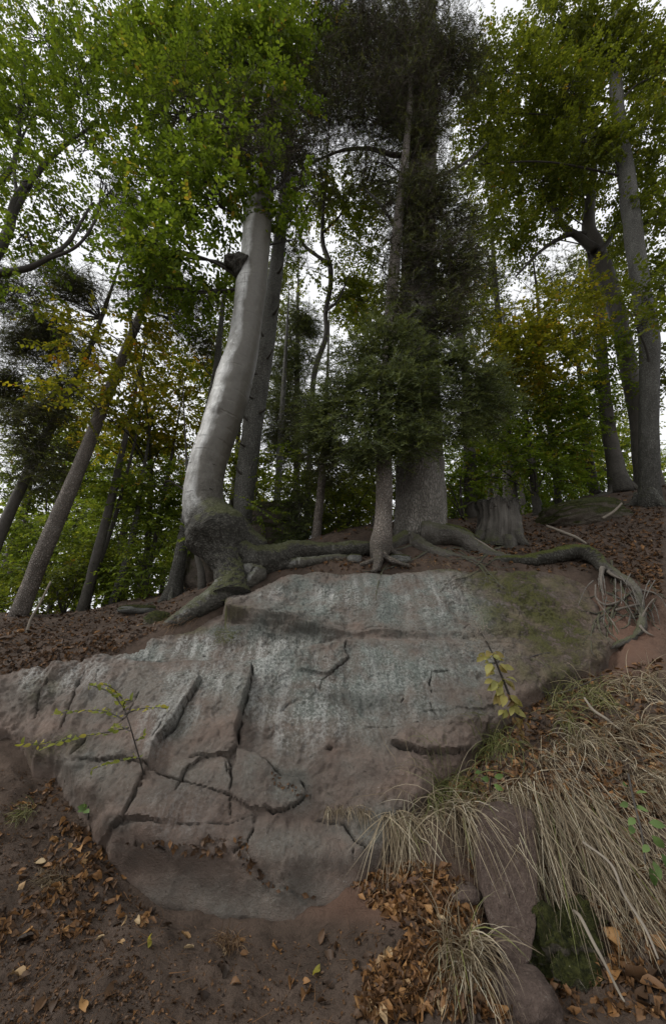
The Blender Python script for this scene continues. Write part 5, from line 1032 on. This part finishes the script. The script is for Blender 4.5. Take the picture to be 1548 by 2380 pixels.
tuft('grass_tuft', 'thick curtain of pale dry grass hanging between the slab and the pale bare stick', [(1290,1850),(1330,1840),(1370,1830),(1330,1780),(1280,1800)], 430, .76, M['straw'], (.05, -.3, -1), .12, hue=(.45, .28), group=G1, hang=.75, outw=.35, spread=.4)
tuft('grass_tuft', 'long grey-straw grass combed down beneath the green-leaved herb', [(1420,1830),(1460,1800),(1500,1790),(1440,1760)], 330, .7, M['straw'], (.25, -.3, -1), .12, hue=(.42, .25), group=G1, hang=.75, outw=.35, spread=.4)
tuft('grass_tuft', 'straw grass lying over the upper edge of the leafy bank', [(1420,1590),(1460,1580),(1500,1570),(1525,1590),(1480,1610)], 170, .36, M['straw'], (.0, -.5, -1), .5, hue=(.55, .22), group=G1, hang=.4, outw=.5)
tuft('grass_tuft', 'mixed green and straw grass beside the peeled stick on the bank', [(1290,1640),(1330,1620),(1370,1610),(1320,1680),(1400,1640)], 230, .34, M['green_grass'], (-.1, -.4, -1), .7, hue=(.55, .25))
tuft('grass_tuft', 'thin dry grass in the middle of the bank among brown leaves', [(1400,1720),(1460,1700),(1500,1690),(1350,1740)], 190, .38, M['straw'], (.1, -.5, -1), .5, hue=(.5, .25), group=G1)
tuft('grass_tuft', 'matted straw grass spilling down the upper bank past the peeled stick', [(1330,1700),(1380,1690),(1430,1680),(1290,1720),(1250,1750)], 330, .5, M['straw'], (0, -.35, -1), .15, hue=(.42, .28), group=G1, hang=.7, outw=.35, spread=.6, jitter=18)
tuft('grass_tuft', 'matted brown grass low on the bank around the pale bare stick', [(1400,2000),(1450,1980),(1500,1990),(1340,1990),(1480,2040)], 300, .5, M['straw'], (.05, -.3, -1), .1, hue=(.35, .28), group=G1, hang=.7, outw=.35, spread=.6, jitter=22)
tuft('grass_tuft', 'matted grass over the leaf drift above the slab head', [(1100,1870),(1150,1850),(1200,1830),(1240,1870)], 220, .5, M['straw'], (-.05, -.45, -1), .2, hue=(.45, .28), group=G1, hang=.6, outw=.5, spread=.6, jitter=16)
tuft('grass_tuft', 'green grass at the rock edge below the wilted plant', [(1130,1760),(1160,1740),(1190,1740),(1150,1720)], 150, .30, M['green_grass'], (-.2, -.4, -.8), .9, hue=(.35, .25))
tuft('grass_tuft', 'fine green grass arching off the bank onto the rock face', [(1010,1850),(1040,1835),(1080,1815),(1100,1830)], 200, .32, M['green_grass'], (-.25, -.4, -1), .7, hue=(.3, .25), width=.003, hang=.4, outw=.5)
tuft('grass_tuft', 'drooping dry tuft hanging off the low rock ledge beside the leaf drift', [(905,1895),(930,1890),(950,1900),(965,1910)], 230, .42, M['straw'], (-.03, -.4, -1), .4, hue=(.45, .25), jitter=8, hang=.4, outw=.5)
tuft('grass_tuft', 'short tan fringe of grass rooted in a crack across the lower rock', [(765,1878),(790,1876),(815,1878),(840,1882),(850,1884)], 150, .12, M['straw'], (0, -.4, -1), .35, hue=(.4, .2), width=.003, jitter=6, hang=.4, outw=.5)
tuft('grass_tuft', 'grass strands trailing between the ledge tuft and the slab', [(1000,1890),(1040,1880),(1070,1880),(1085,1900)], 200, .44, M['straw'], (0, -.4, -1), .5, hue=(.5, .25), hang=.4, outw=.5)
tuft('grass_tuft', 'big tangled dry tuft in the leaf drift at the slab foot', [(1040,2200),(1080,2190),(1110,2210),(1060,2240),(1100,2260)], 280, .30, M['straw'], (-.1, -.55, -.9), .9, hue=(.5, .28), spread=.8)
tuft('grass_tuft', 'low brownish tuft growing alone in the bare soil', [(520,2195),(535,2185),(550,2195),(530,2210)], 130, .11, M['brown_grass'], (-.1, -.5, -.7), .5, hue=(.4, .3), width=.0028, jitter=7, spread=.8)
tuft('grass_tuft', 'brown matted tuft under the long beech root', [(420,1445),(440,1438),(400,1452),(455,1432)], 170, .18, M['brown_grass'], (-.35, -.5, -.9), .3, hue=(.5, .25), width=.003, jitter=6)
tuft('grass_tuft', 'mossy tuft of wiry grass under the overhanging top block', [(510,1475),(530,1470),(545,1478),(520,1488)], 150, .11, M['green_grass'], (-.2, -.6, -.6), .8, hue=(.35, .25), width=.0028, jitter=8, spread=.9)
tuft('grass_tuft', 'rusty tuft hanging over the rock edge beside the grey stone', [(775,1306),(795,1304),(808,1308)], 100, .12, M['brown_grass'], (0, -.6, -.8), .5, hue=(.55, .25), width=.003, jitter=6, spread=.8)
tuft('grass_tuft', 'rusty tuft under the fir root on the rock crest', [(965,1308),(990,1304),(1010,1308),(1030,1312)], 120, .12, M['brown_grass'], (0, -.6, -.8), .5, hue=(.45, .25), width=.003, jitter=6, spread=.8)
tuft('grass_tuft', 'faded grey tuft on the dark soil among the leaves below the sapling', [(110,2050),(130,2045),(150,2050)], 90, .14, M['straw'], (-.2, -.5, -.6), .6, hue=(.2, .2), width=.003, jitter=9, spread=.8)
tuft('grass_tuft', 'small grassy tuft high on the dark soil beside the rock foot', [(60,1890),(45,1900),(75,1885)], 70, .13, M['green_grass'], (-.2, -.5, -.7), .6, hue=(.5, .25), width=.003, jitter=7, spread=.8)

# ------------------------------------------------------------------ leafy herbs and the sapling: every leaf a part
def leaf_part_mesh(name, mat, tint, W=.5, curl=.35, bend=-.25, seed=1):
    v, f = leaf_grid(curl, bend, .1, seed, 1.0, W); v = v + [.5, 0, 0]; mb = MB(); mb.add(v, f, None, tint); return mb.mesh(name, mat)
SAPM = [leaf_part_mesh('leaf', M['sapling'], t_, .52, .3, -.2, k) for k, t_ in enumerate((.15, .4, .6, .9))]
def put_leaf(parent, mesh, p, d, L, roll=0.0, name='leaf'):
    d = norm(d); a = np.cross([0, -.75, .66], d); a = a / (np.linalg.norm(a) + 1e-6); n = np.cross(d, a); c, s = math.cos(roll), math.sin(roll); a2 = a * c + n * s; n2 = n * c - a * s
    o = bpy.data.objects.new(name, mesh); col.objects.link(o); o.parent = parent; q = np.asarray(p) - np.array(WB[parent.name])
    m = np.stack([d, a2, n2], 1) * L
    o.matrix_local = Matrix(((*m[0], q[0]), (*m[1], q[1]), (*m[2], q[2]), (0, 0, 0, 1))); return o
hb = hit(337, 1812); sy = hb[0][1] - .02
sap = thing('beech_sapling', 'small beech sapling with yellow-green leaves growing from a crack in the rock', 'sapling', hb[0])
def pth(pts, y): return np.array([[*at(X, Y, yy), .5 * w * depth(at(X, Y, yy)) / F] for (X, Y, w), yy in zip(pts, np.broadcast_to(y, (len(pts),)))])
Q = pth([(337,1812,3.6),(326,1770,3.2),(312,1722,3),(303,1690,2.6),(288,1645,2.2),(284,1620,1.6)], [sy, sy - .12, sy - .2, sy - .25, sy - .25, sy - .22]); mb = MB(); tube(mb, Q[:, :3], Q[:, 3], 7, 30, .1, 9); mb.obj('stem', M['limb_bark'], sap)
for pts, nl in [([(288,1645,4),(262,1615,3),(232,1600,2),(205,1592,2)], 12), ([(284,1625,3),(265,1598,2),(245,1588,2)], 7), ([(288,1650,4),(300,1630,3),(325,1622,2)], 7), ([(290,1660,4),(320,1650,3),(350,1646,2),(385,1648,1.5)], 10), ([(285,1672,4),(245,1658,3),(200,1655,2),(130,1662,2),(95,1668,1.5)], 17), ([(300,1692,4),(260,1700,3),(210,1708,2),(160,1718,2),(110,1738,1.5)], 15), ([(303,1700,3),(260,1690,2),(240,1698,1.5)], 6), ([(160,1718,2),(100,1728,1.5),(45,1732,1.5)], 8), ([(312,1722,3),(325,1718,2),(332,1712,1.5)], 3), ([(326,1762,3),(300,1768,2),(255,1778,2),(195,1798,1.5)], 11)]:
    Q = pth(pts, sy - .25 + rng.normal(0, .05)); Q[:, 1] += np.linspace(0, rng.normal(0, .1), len(Q)); mb = MB(); tube(mb, Q[:, :3], Q[:, 3], 5, 16, .1, 9, cap=False); mb.obj('branch', M['limb_bark'], sap)
    nl = int(nl * 1.6); C_ = crom(Q, nl + 2)
    for k in range(1, nl + 2):
        d = norm(C_[min(k, nl), :3] - C_[k - 1, :3]); side = 1 if k % 2 else -1
        put_leaf(sap, SAPM[rng.integers(4)], C_[k, :3] + rng.normal(0, .006, 3), d * .7 + np.cross(d, [0, 0, 1]) * side * .7 + [0, 0, rng.normal(.0, .12)], rng.uniform(.022, .048), rng.normal(0, .7))
def herb(name, label, base_px, y, stem, lv, mat_list, size, cat='plant', sink=True, stemmat='limb_bark'):
    Q = pth([(a, b, w) for a, b, w in stem], y); t = thing(name, label, cat, Q[0, :3]); mb = MB(); tube(mb, Q[:, :3], Q[:, 3], 6, 24, .1, 8); mb.obj('stem', M[stemmat], t)
    C_ = crom(Q, 40)[:, :3]
    for X, Y, dx, dy, sz in lv:
        p = at(X, Y, Q[:, 1].mean()); k = np.argmin(np.linalg.norm(C_ - p, axis=1)); p = np.array([p[0], C_[k, 1] + rng.normal(0, .03), p[2]])
        put_leaf(t, mat_list[rng.integers(len(mat_list))], p, [dx, rng.uniform(-.7, .1), -dy], sz * size, rng.normal(0, .5))
    return t, C_
def hleaf(name, stops): return leaf_mat(name, stops, .3)
M['herb'] = hleaf('herb_leaf', [(0, (.09, .13, .035)), (.5, (.17, .20, .05)), (1, (.27, .26, .08))]); M['wilt'] = hleaf('wilted_leaf', [(0, (.16, .09, .04)), (.5, (.26, .22, .06)), (1, (.30, .29, .09))])
M['fresh'] = hleaf('fresh_leaf', [(0, (.07, .12, .03)), (1, (.13, .20, .06))])
WM = [leaf_part_mesh('leaf', M['wilt'], t_, .55, .4, -.4, k) for k, t_ in enumerate((.35, .6, .8, 1.0))]; BM = [leaf_part_mesh('leaf', M['wilt'], t_, .4, 1.2, -.7, k) for k, t_ in enumerate((0, .1, .2))]; FM = [leaf_part_mesh('leaf', M['fresh'], t_, .55, .25, -.2, k) for k, t_ in enumerate((0, .5, 1))]
lv = []
for k in range(46):
    f = rng.uniform(0, 1); X = 1130 + 62 * f + rng.normal(0, 6); Y = 1515 + 140 * f; s = rng.choice([-1, 1]); lv.append((X + s * 6, Y, s * rng.uniform(.4, 1), rng.uniform(.1, 1.2), rng.uniform(.7, 1.15)))
h, C_ = herb('wilted_herb', 'wilted tall herb with olive leaves and seed heads in front of the rock', None, [3.28, 3.16, 3.08, 3.06, 3.05], [(1225,1740,7),(1200,1660,6),(1165,1570,5),(1135,1500,4),(1112,1465,3)], lv, WM, .09)
for k in range(16):
    f = rng.uniform(0, 1); p = at(1180 + 50 * f + rng.normal(0, 6), 1610 + 150 * f, 3.1 + .1 * f); put_leaf(h, BM[rng.integers(3)], p, [rng.normal(0, .5), -.3, -1], rng.uniform(.05, .08), rng.normal(0, 1))
mb = MB()
for k in range(46):
    e = at(1112 + rng.normal(0, 26), 1475 + rng.normal(0, 30), 3.05 + rng.normal(0, .04)); s = C_[rng.integers(28, 40)]
    tube(mb, [s, (s + e) / 2 + [0, 0, .015], e], [.0016, .0012, .001], 3, 5, cap=False)
    for _ in range(3):
        c = e + rng.normal(0, .012, 3); tube(mb, [c, c + [0, 0, .006], c + [0, 0, .010]], [.002, .0045, .001], 4, 4, tint=.0)
mb.obj('seed_head', M['dry_wood'], h)
lv = [(1470,1830,-.6,-.1,.9),(1480,1845,.7,-.2,.9),(1465,1870,-.9,.2,.9),(1485,1880,.8,.2,1),(1472,1900,-.8,.4,1),(1495,1905,.9,.1,1.2),(1480,1925,-.8,.5,1),(1500,1935,.6,.6,1.3),(1505,1965,.3,1,1.3),(1495,1985,-.2,1,1.3),(1500,2010,.1,1,1.3),(1475,1945,-.9,.5,.9)]
herb('green_herb', 'trailing herb with fresh rounded green leaves on the grassy bank', None, [2.55, 2.42, 2.33, 2.28], [(1460,1800,5),(1475,1870,5),(1492,1940,4),(1500,2010,3)], lv, FM, .056)
lv = [(1135,1810,-.7,-.1,1),(1150,1808,.8,-.2,1),(1140,1818,.6,.3,1),(1125,1800,-.9,.1,.8)]
herb('green_herb', 'tiny green seedling among brown leaves above the slab', None, [2.88, 2.83, 2.8], [(1138,1840,4),(1139,1825,3),(1140,1808,3)], lv, FM, .06)
lv = [(200,1878,-.9,.0,1),(212,1875,.9,-.1,1),(205,1870,.2,-.6,.8),(195,1882,-.8,.3,.9),(215,1884,.8,.2,.8)]
herb('green_herb', 'tiny bright green seedling at the foot of the rock beside the soil', None, [2.90, 2.87, 2.85], [(205,1905,4),(206,1890,3),(206,1874,3)], lv, FM, .06)
